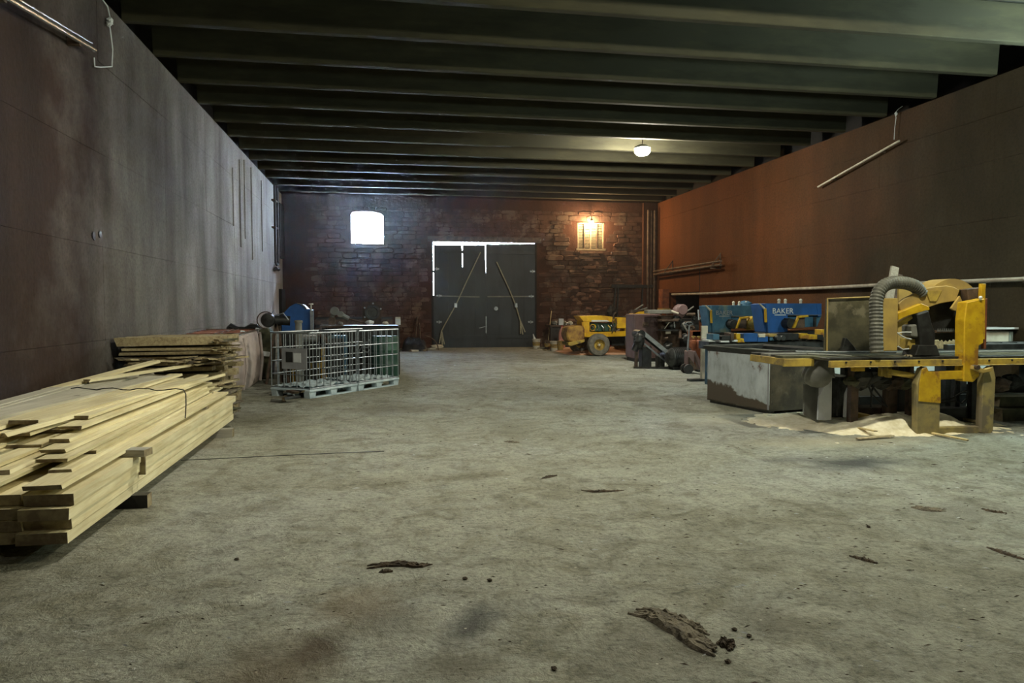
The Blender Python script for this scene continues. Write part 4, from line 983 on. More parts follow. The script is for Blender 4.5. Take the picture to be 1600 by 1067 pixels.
obj('counterweight', tpoly([(888, 511), (910, 508), (914, 512), (914, 531), (904, 537), (889, 534), (885, 524)], YT+.0, .8), mat('rusty_yellow', (.42, .25, .05), (.16, .07, .03), .7, scale=3, c3=(.13, .05, .03)), T, bevel=.05)
obj('bumper', tpoly([(888, 535), (914, 530), (914, 534), (892, 541), (888, 539)], YT-.05, .9), M_YELD, T, bevel=.01)
obj('axle', MB(T).cyl((tp(920, 541).x+.2, YT, .36), (tp(920, 541).x+.2, YT+1.2, .36), .06).box((tp(925, 530).x, YT+.3, .3), (tp(990, 530).x, YT+.6, .62)), M_BLACK, T)
obj('step', MB(T).tube([tp(977, 526), tp(980, 534), tp(992, 534)], .02, 6), M_GALV, T)
obj('red_tool_box', MB(T).box((tp(953, 540).x, YT+.3, .28), (tp(960, 540).x, YT+.6, .48)), M_RED, T)
wheel(T, (tp(935, 541, 22.62).x, 22.62, .36), .36, .26)
wheel(T, (tp(935, 541, 22.62).x-.25, 24.0, .36), .36, .26)
wheel(T, (tp(990, 541, 22.9).x+.15, 22.95, .42), .42, .34)
wheel(T, (tp(990, 541, 22.9).x+.15, 24.3, .42), .42, .34)
for (x0, y0_, x1, y1_) in ((985, 486, 1003, 476), (990, 487, 1006, 482), (996, 486, 1010, 480), (975, 487, 990, 482)):
    pass
for k, (x0, y0_, x1, y1_, lab) in enumerate(((988, 487, 1005, 476, 'upper bent metal lever on the tractor tail'), (992, 487, 1011, 481, 'lower bent metal lever on the tractor tail'))):
    obj('lever', MB(T).cyl(at(x0, y0_, 23.3), at(x1, y1_, 23.3), .025, n=6), M_GREYM, T, label=lab)
obj('lever_cluster', MB(T).box((at(984, 484, 23.3).x, 23.2, at(984, 488, 23.3).z), (at(1004, 484, 23.3).x, 23.45, at(984, 484, 23.3).z), .04), M_IRON, T)

# hoist frame on the back wall over the tractor
t = thing('steel_hoist_frame', 'dark steel portal frame against the back wall above the tractor', 'frame', (9.4, 27.7, 0))
a, b = at(955, 447, 27.75), at(1020, 447, 27.75)
obj('cross_beam', MB(t).box((a.x, 27.68, a.z-.06), (b.x, 27.8, a.z+.06)), M_BLACK, t)
for x, x2 in ((962, 954), (966, 963)):
    p_, q_ = at(x, 449, 27.72), at(x2, 480, 27.72); obj('strut', MB(t).bar(p_, (q_.x, 27.72, 0), .06), M_BLACK, t)
obj('strut', MB(t).bar(at(1004, 449, 27.72), (at(1000, 449, 27.72).x, 27.72, 0), .06), M_BLACK, t)
obj('chain_bag', MB(t).ball(at(957, 487, 27.6), .22, (1, .6, 1.2), 10, .15), M_BLACK, t)
# rusty vertical tank stub right of it
t = thing('rusty_tube', 'rust-brown hanging box duct in the back right corner above the machine', 'duct', (10, 26.5, 2))
obj('duct', MB(t).box((at(1032, 460, 26.5).x, 26.3, at(1032, 483, 26.5).z), (at(1043, 460, 26.5).x, 26.7, at(1032, 452, 26.5).z)), M_RUST, t, bevel=.01)
obj('duct_support', MB(t).bar((at(1033, 460, 26.5).x, 26.5, 0), (at(1033, 460, 26.5).x, 26.5, 1.6), .05).bar((at(1042, 460, 26.5).x, 26.5, 0), (at(1042, 460, 26.5).x, 26.5, 1.6), .05), M_IRON, t)
obj('duct_rim', MB(t).box((at(1031, 460, 26.5).x, 26.25, at(1032, 484, 26.5).z), (at(1044, 460, 26.5).x, 26.75, at(1032, 481.5, 26.5).z)), M_MUST, t)

# ------------------------------------------------------------------ wine-grey cabinet and the iron machine beside it
T = thing('machine_cabinet', 'wine-grey steel cabinet standing left of the iron machine', 'cabinet', (8.2, 20.5, 0))
YC = 20.0; a, b = at(992, 491, YC), at(1032, 491, YC)
obj('cabinet_body', MB(T).box((a.x, YC, .1), (b.x, YC+.8, a.z)), M_WINE, T, bevel=.012)
obj('plinth', MB(T).box((a.x+.03, YC+.03, 0), (b.x-.03, YC+.75, .1)), M_BLACK, T)
c = at(1009, 507, YC); obj('handle_recess', MB(T).box((c.x-.1, YC-.012, c.z-.05), (c.x+.08, YC+.01, c.z+.07)).bar((c.x-.08, YC-.03, c.z), (c.x+.04, YC-.03, c.z), .03), M_IRON, T)
obj('door_seam', MB(T).box((a.x+.02, YC-.006, .15), (a.x+.028, YC, a.z-.05)), M_BLACK, T)
T = thing('lathe_machine', 'dark iron workshop machine with levers and a round pulley, right of the wine-grey cabinet', 'machine', (9, 19.8, 0))
YM = 19.6
def mp_(x0, y0, x1, y1, dy=0.0, d=.4, m=M_IRON, n='frame_block', bv=.01):
    return obj(n, MB(T).pbox(x0, y0, x1, y1, YM+dy, d), m, T, bevel=bv)
mp_(1033, 493, 1062, 552, .15, .6, M_IRON, 'column')
mp_(1062, 498, 1092, 545, .3, .5, M_BLACK, 'column')
mp_(1012, 484, 1062, 490, .0, .3, M_GREYM, 'top_plank')
c = at(1064, 484, YM); obj('pulley', MB(T).lathe((c.x, YM-.1, c.z), [(.03, -.05), (.13, -.05), (.16, -.02), (.16, .05), (.03, .05)], 22, 'y'), M_WINE, T, smooth=True)
c = at(1061, 484, YM); obj('pulley_case', MB(T).ball((c.x, YM, c.z-.05), .19, (1, .7, 1.1), 12, .06), M_WINE, T, smooth=True)
for x0, y0_, x1, y1_, r_ in ((1068, 490, 1084, 479, .022), (1073, 491, 1086, 491, .045), (1049, 486, 1060, 490, .03), (1040, 520, 1048, 519, .04), (1038, 528, 1044, 528, .03), (1052, 499, 1062, 499, .02), (1053, 500, 1054, 512, .02), (1070, 504, 1080, 503, .03), (1091, 484, 1092, 500, .03), (1062, 515, 1063, 528, .05), (1059, 528, 1068, 529, .02), (1040, 504, 1049, 504, .02), (1038, 514, 1046, 503, .012), (1092, 498, 1104, 497, .03), (1066, 505, 1075, 519, .025)):
    obj('lever', MB(T).cyl(at(x0, y0_, YM-.1), at(x1, y1_, YM-.15), r_, n=8), random.choice((M_GREYM, M_GALV, M_CREAM, M_IRON, M_GREYM)), T)
for x, y_, s in ((1058, 497, .13), (1070, 510, .14), (1050, 510, .11), (1080, 515, .12), (1072, 528, .16), (1044, 540, .14), (1097, 500, .07), (1104, 497, .05), (1085, 497, .08)):
    obj('gear_housing', MB(T).ball(at(x, y_, YM-.02), s, (1, .7, 1), 8, .15), random.choice((M_BLACK, M_IRON, M_STEEL)), T)
obj('table', MB(T).pbox(1034, 499, 1060, 502, YM-.25, .4), M_IRON, T)
obj('table', MB(T).pbox(1036, 515, 1060, 517, YM-.2, .4), M_STEEL, T)
obj('base_skirt', MB(T).pbox(1033, 552, 1092, 562, YM+.1, .7), M_BLACK, T)

# inclined conveyor
T = thing('belt_conveyor', 'small black inclined belt conveyor standing in front of the cabinet', 'conveyor', (7.4, 18.2, 0))
Yc = 18.0
top = at(1004, 519, Yc+.1); bot = at(1052, 558, Yc-.1)
for dy in (0, .30):
    obj('side_rail', MB(T).bar(top+Vector((0, dy, 0)), bot+Vector((0, dy, 0)), .035, .10), M_GALV if dy == 0 else M_STEEL, T)
obj('belt', MB(T).bar(top+Vector((.0, .15, .02)), bot+Vector((0, .15, .02)), .26, .05), M_RUBD, T)
obj('lower_rail', MB(T).bar(at(1003, 534, Yc), at(1042, 566, Yc), .03, .04), M_GALV, T)
obj('head_drum', MB(T).cyl(top+Vector((-.05, -.06, -.05)), top+Vector((-.05, .38, -.05)), .11, n=14), M_STEEL, T, smooth=True)
obj('tail_drum', MB(T).cyl(bot+Vector((-.05, -.12, .02)), bot+Vector((-.05, .4, .02)), .17, n=16), M_STEEL, T, smooth=True)
a = at(997, 530, Yc); obj('gearbox', MB(T).ball(at(998, 533, Yc), .17, (.9, .8, 1.2), 10, .1).cyl(at(991, 548, Yc), at(996, 536, Yc), .09, n=10), M_BLACK, T)
a = at(994, 545, Yc); obj('leg', MB(T).box((a.x-.03, Yc-.02, 0), (a.x+.04, Yc+.05, a.z)), M_IRON, T)
a = at(1009, 555, Yc+.1); obj('pedestal', MB(T).box((a.x-.12, Yc+.05, 0), (a.x+.14, Yc+.3, .55)), M_BLACK, T, bevel=.01)
a = at(1034, 565, Yc); obj('leg', MB(T).box((a.x-.1, Yc, 0), (a.x+.08, Yc+.2, .3)), M_STEEL, T)
obj('skid', MB(T).bar(at(990, 572, Yc-.1).xy.to_3d()+Vector((0, 0, .02)), (at(1062, 572, 17.6).x, 17.5, .02), .06, .04), M_BLACK, T)
T2 = thing('electric_motor', 'bulky dark finned electric motor at the foot of the belt conveyor', 'motor', (7.9, 17.6, 0))
a, b = at(1048, 559, 17.5), at(1077, 559, 17.5); zc = a.z
obj('motor_body', MB(T2).cyl(a, b, .25, n=20), M_STEEL, T2, smooth=True)
obj('end_bell', MB(T2).cyl(a-Vector((.1, 0, 0)), a, .14, .25, 18), M_STEEL, T2, smooth=True)
for k in range(9):
    x = a.x+.05+(b.x-a.x-.1)*k/8; obj('fin', MB(T2).lathe((x, a.y, zc), [(.24, -.008), (.272, -.008), (.272, .008), (.24, .008)], 20, 'x', ring=True), M_BLACK, T2)
obj('motor_foot', MB(T2).box((a.x, a.y-.18, 0), (b.x, a.y+.2, zc-.22)), M_BLACK, T2)

# pallet truck with its upright handle
T = thing('pallet_truck', 'pallet truck with rusty red forks and a tall steel handle, left of the steel bin', 'pallet truck', (8, 16.6, 0))
Yp = 16.4
h0 = at(1074, 552, Yp); h1 = at(1077, 508, Yp)
obj('handle_bar', MB(T).cyl(h0, h1, .024, n=8).tube([at(1071, 506, Yp), at(1074, 503.5, Yp), at(1080, 503.5, Yp), at(1083, 506, Yp), at(1077, 509, Yp), at(1071, 506, Yp)], .016, 6), M_GALV, T)
c = at(1073, 577, Yp)
for dy in (-.1, .1):
    obj('wheel', MB(T).lathe((c.x, Yp+dy, .11), [(.03, -.035), (.11, -.035), (.115, -.02), (.115, .02), (.11, .035), (.03, .035)], 20, 'y'), M_RUBD, T, smooth=True)
obj('pump_body', MB(T).pbox(1074, 548, 1085, 575, Yp-.05, .2), M_WINE, T, bevel=.02)
obj('fork', MB(T).prism([at(x, y, Yp+.25) for x, y in ((1083, 549), (1087, 548), (1100, 575), (1094, 577))], (0, .16, 0)), M_WINE, T, bevel=.01)
obj('fork', MB(T).box((c.x+.15, Yp-.3, .06), (c.x+1.0, Yp-.12, .10)), M_STEEL, T)
obj('frame', MB(T).prism([at(x, y, Yp-.1) for x, y in ((1077, 558), (1090, 575), (1090, 579), (1077, 579))], (0, .3, 0)), M_IRON, T)

for k, (px, lab) in enumerate(((1083, 'left of the rusty gas cylinders behind the pallet truck'), (1092, 'right-hand rusty gas cylinder close to the white post'))):
    t = thing('gas_cylinder', lab if k else 'left-hand rusty gas cylinder behind the pallet truck', 'gas cylinder', (at(px, 560, 17.5).x, 17.5, 0), 0, 'rusty gas cylinders')
    a = at(px, 560, 17.5); zt_ = at(px, 531, 17.5).z
    obj('cylinder_body', MB(t).lathe((a.x, 17.5, 0), [(.09, 0), (.1, .03), (.1, zt_-.08), (.08, zt_-.02), (.035, zt_), (.035, zt_+.04)], 16), M_RUST, t, smooth=True)
    obj('valve', MB(t).cyl((a.x, 17.5, zt_+.03), (a.x, 17.5, zt_+.1), .025).cyl((a.x-.05, 17.5, zt_+.08), (a.x+.05, 17.5, zt_+.08), .015), M_MUST, t)
single('red_crate', MB().pbox(1082, 517, 1097, 526, 18.6, .35).box((at(1082, 520, 18.6).x, 18.6, 0), (at(1097, 520, 18.6).x, 18.9, .92)), M_RUST, 'rust-red steel box on a stand behind the gas cylinders', 'box', bevel=.008)
g = at(1101, 590, 14.6)
t = thing('white_post', 'whitish upright flat post just left of the steel bin', 'post', (g.x, 14.6, 0))
obj('post_board', MB(t).box((g.x-.075, 14.6, 0), (g.x+.06, 14.66, at(1100, 509, 14.6).z)), M_CREAM, t, bevel=.004)
obj('post_foot', MB(t).box((g.x-.35, 14.55, 0), (g.x+.1, 14.72, .05)), M_STEEL, t)

# ------------------------------------------------------------------ steel bin
A = Vector((5.297, 11.41, 0)); B = Vector((5.595, 9.96, 0)); e1 = (B-A).normalized(); e2 = Vector((-e1.y, e1.x, 0)); LB = (B-A).length; WB = 1.15
T = thing('steel_bin', 'open square steel bin with flaking pale blue paint and dark rim, before the saw table', 'bin', A, math.atan2(e1.y, e1.x))
# local x from A to B (toward the viewer), local y to the right
H_ = .93; th = .012
obj('side_panel', MB().box((0, 0, .06), (LB, th, H_-.07)), M_BIN, T)
obj('end_panel', MB().box((LB-th, th, .06), (LB, WB, H_-.07)), M_BINF, T)
obj('side_panel', MB().box((0, WB-th, .06), (LB-th, WB, H_-.07)), M_BINF, T, label='dark far side panel')
obj('end_panel', MB().box((0, th, .06), (th, WB-th, H_-.07)), M_BINF, T)
obj('bin_floor', MB().box((0, 0, .04), (LB, WB, .06)), M_BINF, T)
z0_, z1_ = H_-.075, H_; o_ = .055
rim = MB()
inn = [(0, 0), (LB, 0), (LB, WB), (0, WB)]; out = [(-o_, -o_), (LB+o_, -o_), (LB+o_, WB+o_), (-o_, WB+o_)]
vs = [(p[0], p[1], z0_) for p in inn]+[(p[0], p[1], z1_) for p in out]+[(p[0], p[1], z1_+.012) for p in out]+[(th+.02 if p[0] < .5 else LB-th-.02, th+.02 if p[1] < .5 else WB-th-.02, z1_-.01) for p in inn]+[(th+.02 if p[0] < .5 else LB-th-.02, th+.02 if p[1] < .5 else WB-th-.02, z0_) for p in inn]
fs = [(k*4+j, k*4+(j+1) % 4, (k+1)*4+(j+1) % 4, (k+1)*4+j) for k in range(4) for j in range(4)]+[(16+j, 16+(j+1) % 4, (j+1) % 4, j) for j in range(4)]
rim.add(vs, fs); obj('flared_rim', rim, M_BLACK, T)
obj('rim_edge', MB().tube([(p[0], p[1], z1_+.014) for p in out]+[(out[0][0], out[0][1], z1_+.014)], .006, 5), M_GREYM, T)
obj('skid', MB().box((.05, .02, 0), (LB-.02, .12, .04)), M_BLACK, T); obj('skid', MB().box((.05, WB-.12, 0), (LB-.02, WB-.02, .04)), M_BLACK, T)
for y in (.5,): obj('cross_bar', MB().box((.0, y+.25, H_-.06), (LB, y+.36, H_-.045)), M_GREYM, T)
obj('edge_strip', MB().box((LB-.03, -.004, .06), (LB+.004, .0, H_-.08)), M_GREYP, T)

# ------------------------------------------------------------------ two blue resaw heads on one conveyor bed
def text(parent, s, loc, size, m, rotz, ext=.003):
    cu = bpy.data.curves.new('lettering', 'FONT'); cu.body = s; cu.size = size; cu.extrude = ext; cu.align_x = 'LEFT'
    tmp = bpy.data.objects.new('tmp', cu); COL.objects.link(tmp); dg = bpy.context.evaluated_depsgraph_get(); me = bpy.data.meshes.new_from_object(tmp.evaluated_get(dg))
    bpy.data.objects.remove(tmp); me.materials.clear(); me.materials.append(m)
    o = bpy.data.objects.new('lettering', me); COL.objects.link(o); o.parent = parent
    o.matrix_world = Matrix.Translation(Vector(loc)) @ Matrix.Rotation(rotz, 4, 'Z') @ Matrix.Rotation(PI/2, 4, 'X')
    o.matrix_parent_inverse = Matrix.Identity(4); o.matrix_basis = parent.matrix_world.inverted() @ (Matrix.Translation(Vector(loc)) @ Matrix.Rotation(rotz, 4, 'Z') @ Matrix.Rotation(PI/2, 4, 'X'))
    return o
def resaw(x0, x1, ytop, ybot, Y, label, m, clean):  # last flag picks the clean right-hand head; the other is dusty and faded
    s = (x1-x0)/97.0; X = lambda u: x0+u*s; Yp_ = lambda v: ytop+v*(ybot-ytop)/50.0
    a = at(x0, ybot, Y); T = thing('band_resaw', label, 'machine', (a.x, Y, 0), 0, 'blue band resaws behind the bin')
    P_ = lambda pts, yy, d, mm, nm, bv=.008: obj(nm, MB(T).prism([at(X(p[0]), Yp_(p[1]), yy) for p in pts], (0, d, 0)), mm, T, bevel=bv)
    P_([(9, 0), (97, 0), (97, 20), (44, 20), (44, 48), (14, 48)], Y, .55, m, 'wheel_cover')
    P_([(44, 20), (97, 20), (90, 38), (44, 40)], Y+.06, .45, M_BLUED, 'lower_cover')
    P_([(88, 0), (97, 0), (97, 20), (92, 22)], Y-.01, .05, M_BLUE, 'cover_end')
    P_([(1, 1), (8, 1), (12, 48), (8, 47), (4, 20)], Y+.1, .45, M_BLUE if clean else M_BLUED, 'side_guard')
    P_([(-1, 0), (1, 0), (9, 7), (8, 10)], Y-.05, .05, M_CREAM, 'edge_strip')
    P_([(8, 8), (11, 8), (12, 31), (9, 31)], Y-.05, .05, M_YEL, 'edge_strip')
    P_([(44, 18.4), (97, 18.4), (97, 19.4), (44, 19.4)], Y-.015, .012, M_GREYM, 'seam_bead', 0)
    # yellow swing arm, hold-down and motor
    P_([(52, 40), (60, 22), (63, 22), (56, 40)], Y-.3, .06, M_YEL, 'swing_arm')
    P_([(60, 21), (76, 19), (77, 22), (61, 24)], Y-.32, .08, M_YEL, 'swing_arm')
    P_([(60, 24), (71, 23), (71, 40), (54, 40)], Y-.25, .12, M_IRON, 'arm_plate')
    c = at(X(48), Yp_(33), Y-.2); obj('motor', MB(T).cyl((c.x, Y-.25, c.z), (c.x, Y+.1, c.z), .11, n=16), M_BLACK, T, smooth=True)
    P_([(43, 24), (49, 24), (50, 38), (43, 38)], Y-.2, .15, M_BLACK, 'control_box')
    c = at(X(82), Yp_(30), Y-.25)
    if not clean:
        obj('feed_drum', MB(T).cyl((c.x, Y-.35, c.z-.0), (c.x+.03, Y+.05, c.z-.02), .17, n=20), M_YELD, T, smooth=True)
        obj('drum_trim', MB(T).tube(arc((c.x, Y-.37, c.z), .15, .2, 2.8, 8), .022, 6), M_YEL, T)
    else:
        obj('drop_link', MB(T).bar(at(X(86), Yp_(22), Y-.25), at(X(86), Yp_(38), Y-.25), .05), M_BLACK, T)
    P_([(8, 48), (97, 44), (97, 62), (8, 62)], Y-.02, .5, M_BLACK, 'machine_base')
    zt_ = at(x0, Yp_(60), Y).z
    p0, p1 = at(X(10), Yp_(60), Y), at(X(95), Yp_(60), Y)
    for x in (p0.x, p1.x-.12):
        for dy in (0, .4): obj('leg', MB(T).box((x, Y+dy, 0), (x+.12, Y+dy+.1, zt_+.02)), M_BLACK, T)
    # small fittings on top
    for u in ((48, 58, 70) if not clean else (30, 40, 64)):
        c = at(X(u), Yp_(0), Y+.2); obj('top_fitting', MB(T).cyl((c.x, c.y, c.z), (c.x, c.y, c.z+.06), .03, n=8).ball((c.x, c.y, c.z+.07), .035), M_CREAM, T)
    if not clean: c = at(X(68), Yp_(0), Y+.3); obj('top_dome', MB(T).lathe(c, [(.19, 0), (.17, .06), (.08, .11), (.02, .12)], 16), M_BLUED, T, smooth=True)
    c = at(X(19.5) if clean else X(17), Yp_(16.5), Y-.012)
    text(T, 'BAKER', c, (.155 if clean else .15)*(1.1 if clean else 1), M_GLABEL if clean else M_GREYP, 0)
    c2 = at(X(23), Yp_(19.5), Y-.012); a2 = at(X(41), Yp_(18.2), Y-.012)
    obj('logo_bar', MB(T).box((c2.x, Y-.014, c2.z), (a2.x, Y-.01, a2.z)), M_GLABEL if clean else M_GREYP, T)
    return T
resaw(1103, 1190, 477, 522, 16.9, 'dusty blue band resaw with faded lettering, the left one behind the steel bin', M_BLUED, False)
resaw(1187, 1284, 474, 522, 14.9, 'brighter blue band resaw with white lettering, the right one behind the steel bin', M_BLUE, True)
T = thing('infeed_bed', 'low conveyor bed with blue, black and yellow fittings in front of the resaws', 'conveyor', (8.0, 13.6, 0))
Yb_ = 13.7; zt_ = at(1200, 533, Yb_).z
a, b = at(1108, 533, Yb_), at(1290, 533, Yb_)
obj('bed_frame', MB(T).box((a.x, Yb_, zt_-.16), (b.x, Yb_+.5, zt_)), M_STEEL, T, bevel=.008)
for k in range(16):
    x = a.x+.08+(b.x-a.x-.16)*k/15; obj('bed_roller', MB(T).cyl((x, Yb_+.03, zt_+.02), (x, Yb_+.47, zt_+.02), .03, n=8), M_GREYM, T)
for x in (a.x+.1, (a.x+b.x)/2, b.x-.2): obj('leg', MB(T).box((x, Yb_+.05, 0), (x+.1, Yb_+.4, zt_-.16)), M_BLUED, T)
for (x0, x1, y0_, y1_, m, nm) in ((1114, 1124, 522, 531, M_BLUED, 'gear_case'), (1128, 1142, 525, 531, M_BLACK, 'valve_block'), (1142, 1147, 520, 532, M_IRON, 'bracket'), (1150, 1157, 521, 530, M_YEL, 'guard_strip'), (1152, 1164, 529, 535, M_YEL, 'guard_strip'), (1162, 1184, 521, 534, M_BLUE, 'blue_cover'), (1184, 1200, 526, 534, M_BLUE, 'blue_cover'), (1186, 1196, 522, 527, M_CREAM, 'guard_strip'), (1202, 1214, 522, 526, M_MUST, 'guard_strip'), (1203, 1213, 526, 532, M_BLUED, 'gear_case'), (1216, 1248, 521, 531, M_BLACK, 'motor_case'), (1251, 1262, 521, 529, M_YEL, 'guard_strip'), (1262, 1277, 523, 530, M_YEL, 'guard_strip'), (1277, 1290, 523, 531, M_BLACK, 'motor_case'), (1286, 1292, 515, 527, M_YEL, 'end_post'), (1126, 1140, 532, 535, M_GLABEL, 'guide_strip'), (1107, 1118, 531, 534, M_GLABEL, 'guide_strip'), (1144, 1153, 531, 534, M_GLABEL, 'guide_strip')):
    obj(nm, MB(T).pbox(x0, y0_, x1, y1_, Yb_-.06-random.random()*.05, .3), m, T, bevel=.006)
for px in (1215, 1222): c = at(px, 528, Yb_-.15); obj('gear_wheel', MB(T).cyl((c.x, Yb_-.2, c.z), (c.x, Yb_-.05, c.z), .05, n=14), M_STEEL, T)

# ------------------------------------------------------------------ saw table at the right
YS = 8.0
T = thing('saw_table', 'long grimy saw table with yellow rail, yellow post, arched blade guard and hose', 'saw', (6.5, 8.0, 0))
def sp_(nm, x0, y0, x1, y1, Y, d, m, bv=.006, parent=T): return obj(nm, MB(T).pbox(x0, y0, x1, y1, Y, d), m, parent, bevel=bv)
def spp(nm, pts, Y, d, m, bv=.006, parent=T): return obj(nm, MB(T).prism([at(x, y, Y) for x, y in pts], (0, d, 0)), m, parent, bevel=bv)
XE = 9.6
zt_ = at(1400, 560, YS).z
# top, rail
a = at(1298, 573, YS); z_lo, z_hi = at(1298, 573, YS).z, at(1298, 564, YS).z
obj('front_rail', MB(T).box((a.x, YS, z_lo), (XE, YS+.05, z_hi)).box((a.x, YS-.02, z_lo-.012), (XE, YS+.06, z_lo)), M_YELD, T, bevel=.004)
for k in range(12):
    x = a.x+.2+.33*k; obj('rail_bolt', MB(T).cyl((x, YS-.012, z_hi-.02), (x, YS, z_hi-.02), .012, n=6), M_BLACK, T)
a2 = at(1262, 566, YS+.45)
for k in range(6):
    y0_ = YS+.06+k*.21; x0_ = a.x-.32+random.uniform(-.03, .05) if k > 1 else a.x+.02
    obj('table_plank', MB(T).box((x0_, y0_, z_hi-.005), (XE, y0_+.2, z_hi+.028+random.uniform(-.004, .004))), random.choice((M_STEEL, M_OLIVE, M_GREYM)), T, bevel=.004)
obj('end_rail', MB(T).box((a.x-.36, YS+.45, z_lo-.02), (a.x-.3, YS+1.3, z_hi)).box((a.x-.36, YS+.42, z_lo-.03), (a.x+.05, YS+.47, z_hi)), M_YELD, T, bevel=.005)
obj('guide_rod', MB(T).cyl(at(1243, 549, YS+.7), at(1400, 551, YS+.5), .012, n=8), M_GALV, T)
obj('guide_rod', MB(T).cyl(at(1261, 553, YS+.4), at(1330, 556, YS+.4), .012, n=8), M_GREYM, T)
# legs, yellow frame
spp('front_leg', [(1433, 600), (1441, 576), (1448, 573), (1453, 583), (1470, 590), (1468, 678), (1449, 681), (1433, 678)], YS-.02, .10, M_LEG)
spp('leg_head', [(1441, 577), (1448, 574), (1453, 583), (1470, 590), (1470, 630), (1436, 627), (1437, 600)], YS-.032, .012, M_YEL, .002)
spp('front_leg', [(1537, 582), (1552, 572), (1556, 590), (1552, 672), (1547, 679), (1533, 676), (1536, 600)], YS-.02, .10, M_LEG)
spp('foot_beam', [(1455, 669), (1536, 666), (1536, 677), (1455, 681)], YS+.02, .1, M_LEG)
spp('cross_beam', [(1450, 581), (1509, 579), (1509, 592), (1452, 594)], YS-.01, .1, M_YEL)
spp('cross_beam', [(1393, 577), (1436, 584), (1434, 593), (1393, 586)], YS+.15, .1, M_YELD)
spp('main_post', [(1506, 596), (1507, 500), (1511, 472), (1539, 466), (1537, 536), (1530, 540), (1529, 568), (1531, 588), (1521, 597)], YS-.03, .16, M_YEL, .01)
spp('post_ear', [(1533, 466), (1534, 443), (1541, 443), (1540, 455), (1539, 530), (1536, 530)], YS+.0, .05, M_YEL, .003)
spp('post_back_strip', [(1539, 468), (1543, 466), (1541, 545), (1537, 545)], YS+.05, .05, M_RUST, .003)
spp('post_link', [(1521, 571), (1540, 577), (1550, 574), (1551, 580), (1536, 583), (1520, 577)], YS-.08, .05, M_MUST, .004)
c = at(1527, 574, YS-.1); obj('post_bolt', MB(T).cyl((c.x, YS-.12, c.z), (c.x, YS, c.z), .03, n=8), M_IRON, T)
c = at(1530, 465, YS-.02); obj('lever_ball', MB(T).ball((c.x, YS-.04, c.z), .022), M_GLABEL, T)
spp('control_box', [(1511, 452), (1532, 449), (1535, 466), (1514, 472)], YS+.1, .12, M_IRON)
# rear legs
for x in (6.3, 7.9, 9.2):
    obj('rear_leg', MB(T).box((x, YS+1.2, 0), (x+.1, YS+1.3, z_lo)), M_STEEL, T)
obj('rear_leg', MB(T).box((9.2, YS+.1, 0), (9.3, YS+.2, z_lo)), M_STEEL, T)
# guard: thick arch, flat cheek, triangle
c = at(1476, 487, YS+.35); r1, r0 = .42, .30; GY = YS+.22; GD = .3
outer = arc((c.x, GY, c.z), r1, R(5), R(150), 16); inner = arc((c.x, GY, c.z), r0, R(5), R(150), 16)[::-1]
mb = MB(T)
for i in range(16):
    o1, o2 = outer[i], outer[i+1]; i1, i2 = inner[16-i], inner[15-i]
    mb.prism([o1, o2, i2, i1], (0, GD, 0))
obj('blade_guard', mb, M_MUST, T)
spp('guard_cheek', [(1404, 474), (1414, 466), (1425, 461), (1437, 454), (1449, 450), (1463, 447.5), (1478, 446), (1490, 448), (1500, 453), (1494, 470), (1470, 474), (1452, 480), (1440, 478), (1408, 489)], GY-.02, .05, M_MUST, .008)
spp('guard_triangle', [(1447.5, 454), (1472, 453.5), (1463, 471), (1453, 470.5)], GY-.035, .012, M_YELD, .001)
spp('guard_arm', [(1403, 489), (1440, 474), (1452, 479), (1453, 484), (1420, 493), (1404, 500)], GY-.08, .1, M_YEL, .006)
spp('guard_arm', [(1402, 505), (1424, 492), (1427, 497), (1404, 513)], GY-.02, .06, M_YELD, .005)
spp('guard_flap', [(1486, 482), (1500, 462), (1508, 480), (1506, 488), (1490, 485)], GY-.05, .03, M_MUST, .003)
spp('blade_housing', [(1444, 476), (1456, 478), (1475, 474), (1496, 470), (1507, 480), (1504, 496), (1494, 508), (1480, 514), (1466, 512), (1455, 504)], GY+.16, .02, M_BLACK, 0)
cb = (c.x+.02, GY+.12, c.z-.05)
prof = []; nt_ = 36
for k in range(nt_*2):
    rr_ = .34 if k % 2 else .315; an = 2*PI*k/(nt_*2); prof.append((cb[0]+rr_*math.cos(an), cb[1], cb[2]+rr_*math.sin(an)))
obj('saw_blade', MB(T).prism(prof, (0, .006, 0)), M_BLACK, T)
obj('blade_rack', MB(T).box((at(1459, 515, YS+.3).x, YS+.28, at(1459, 520, YS+.3).z), (at(1506, 515, YS+.3).x, YS+.32, at(1459, 516, YS+.3).z)), M_IRON, T)
for k in range(12):
    q = at(1466+k*3.4, 515.5, YS+.27); obj('rack_tooth', MB(T).prism([(q.x-.012, q.y, q.z-.02), (q.x+.012, q.y, q.z-.02), (q.x, q.y, q.z+.02)], (0, .01, 0)), M_GALV, T)
# motor and black spindle housing
spp('spindle_housing', [(1434, 490), (1452, 484), (1457, 505), (1463, 520), (1462, 545), (1456, 556), (1440, 556), (1438, 520)], YS+.1, .22, M_BLACK, .02)
spp('bearing_box', [(1425, 508), (1440, 505), (1441, 528), (1425, 526)], YS+.15, .2, M_GREYM, .015)
spp('spindle_foot', [(1436, 539), (1464, 539), (1470, 556), (1430, 556)], YS+.08, .25, M_BLACK, .01)
spp('yellow_block', [(1419, 529), (1434, 530), (1434, 546), (1418, 546)], YS+.2, .15, M_YELD, .006)
spp('post_bracket', [(1417, 503), (1423, 501), (1423, 530), (1417, 532)], YS+.3, .06, M_YELD, .004)
for pts in (((1401, 519), (1407, 524), (1415, 528), (1424, 530)), ((1402, 521), (1410, 519), (1424, 519)), ((1403, 541), (1410, 546), (1420, 545))):
    obj('cable', MB(T).tube([at(x, y, YS+.15) for x, y in pts], .009, 6), M_GLABEL, T)
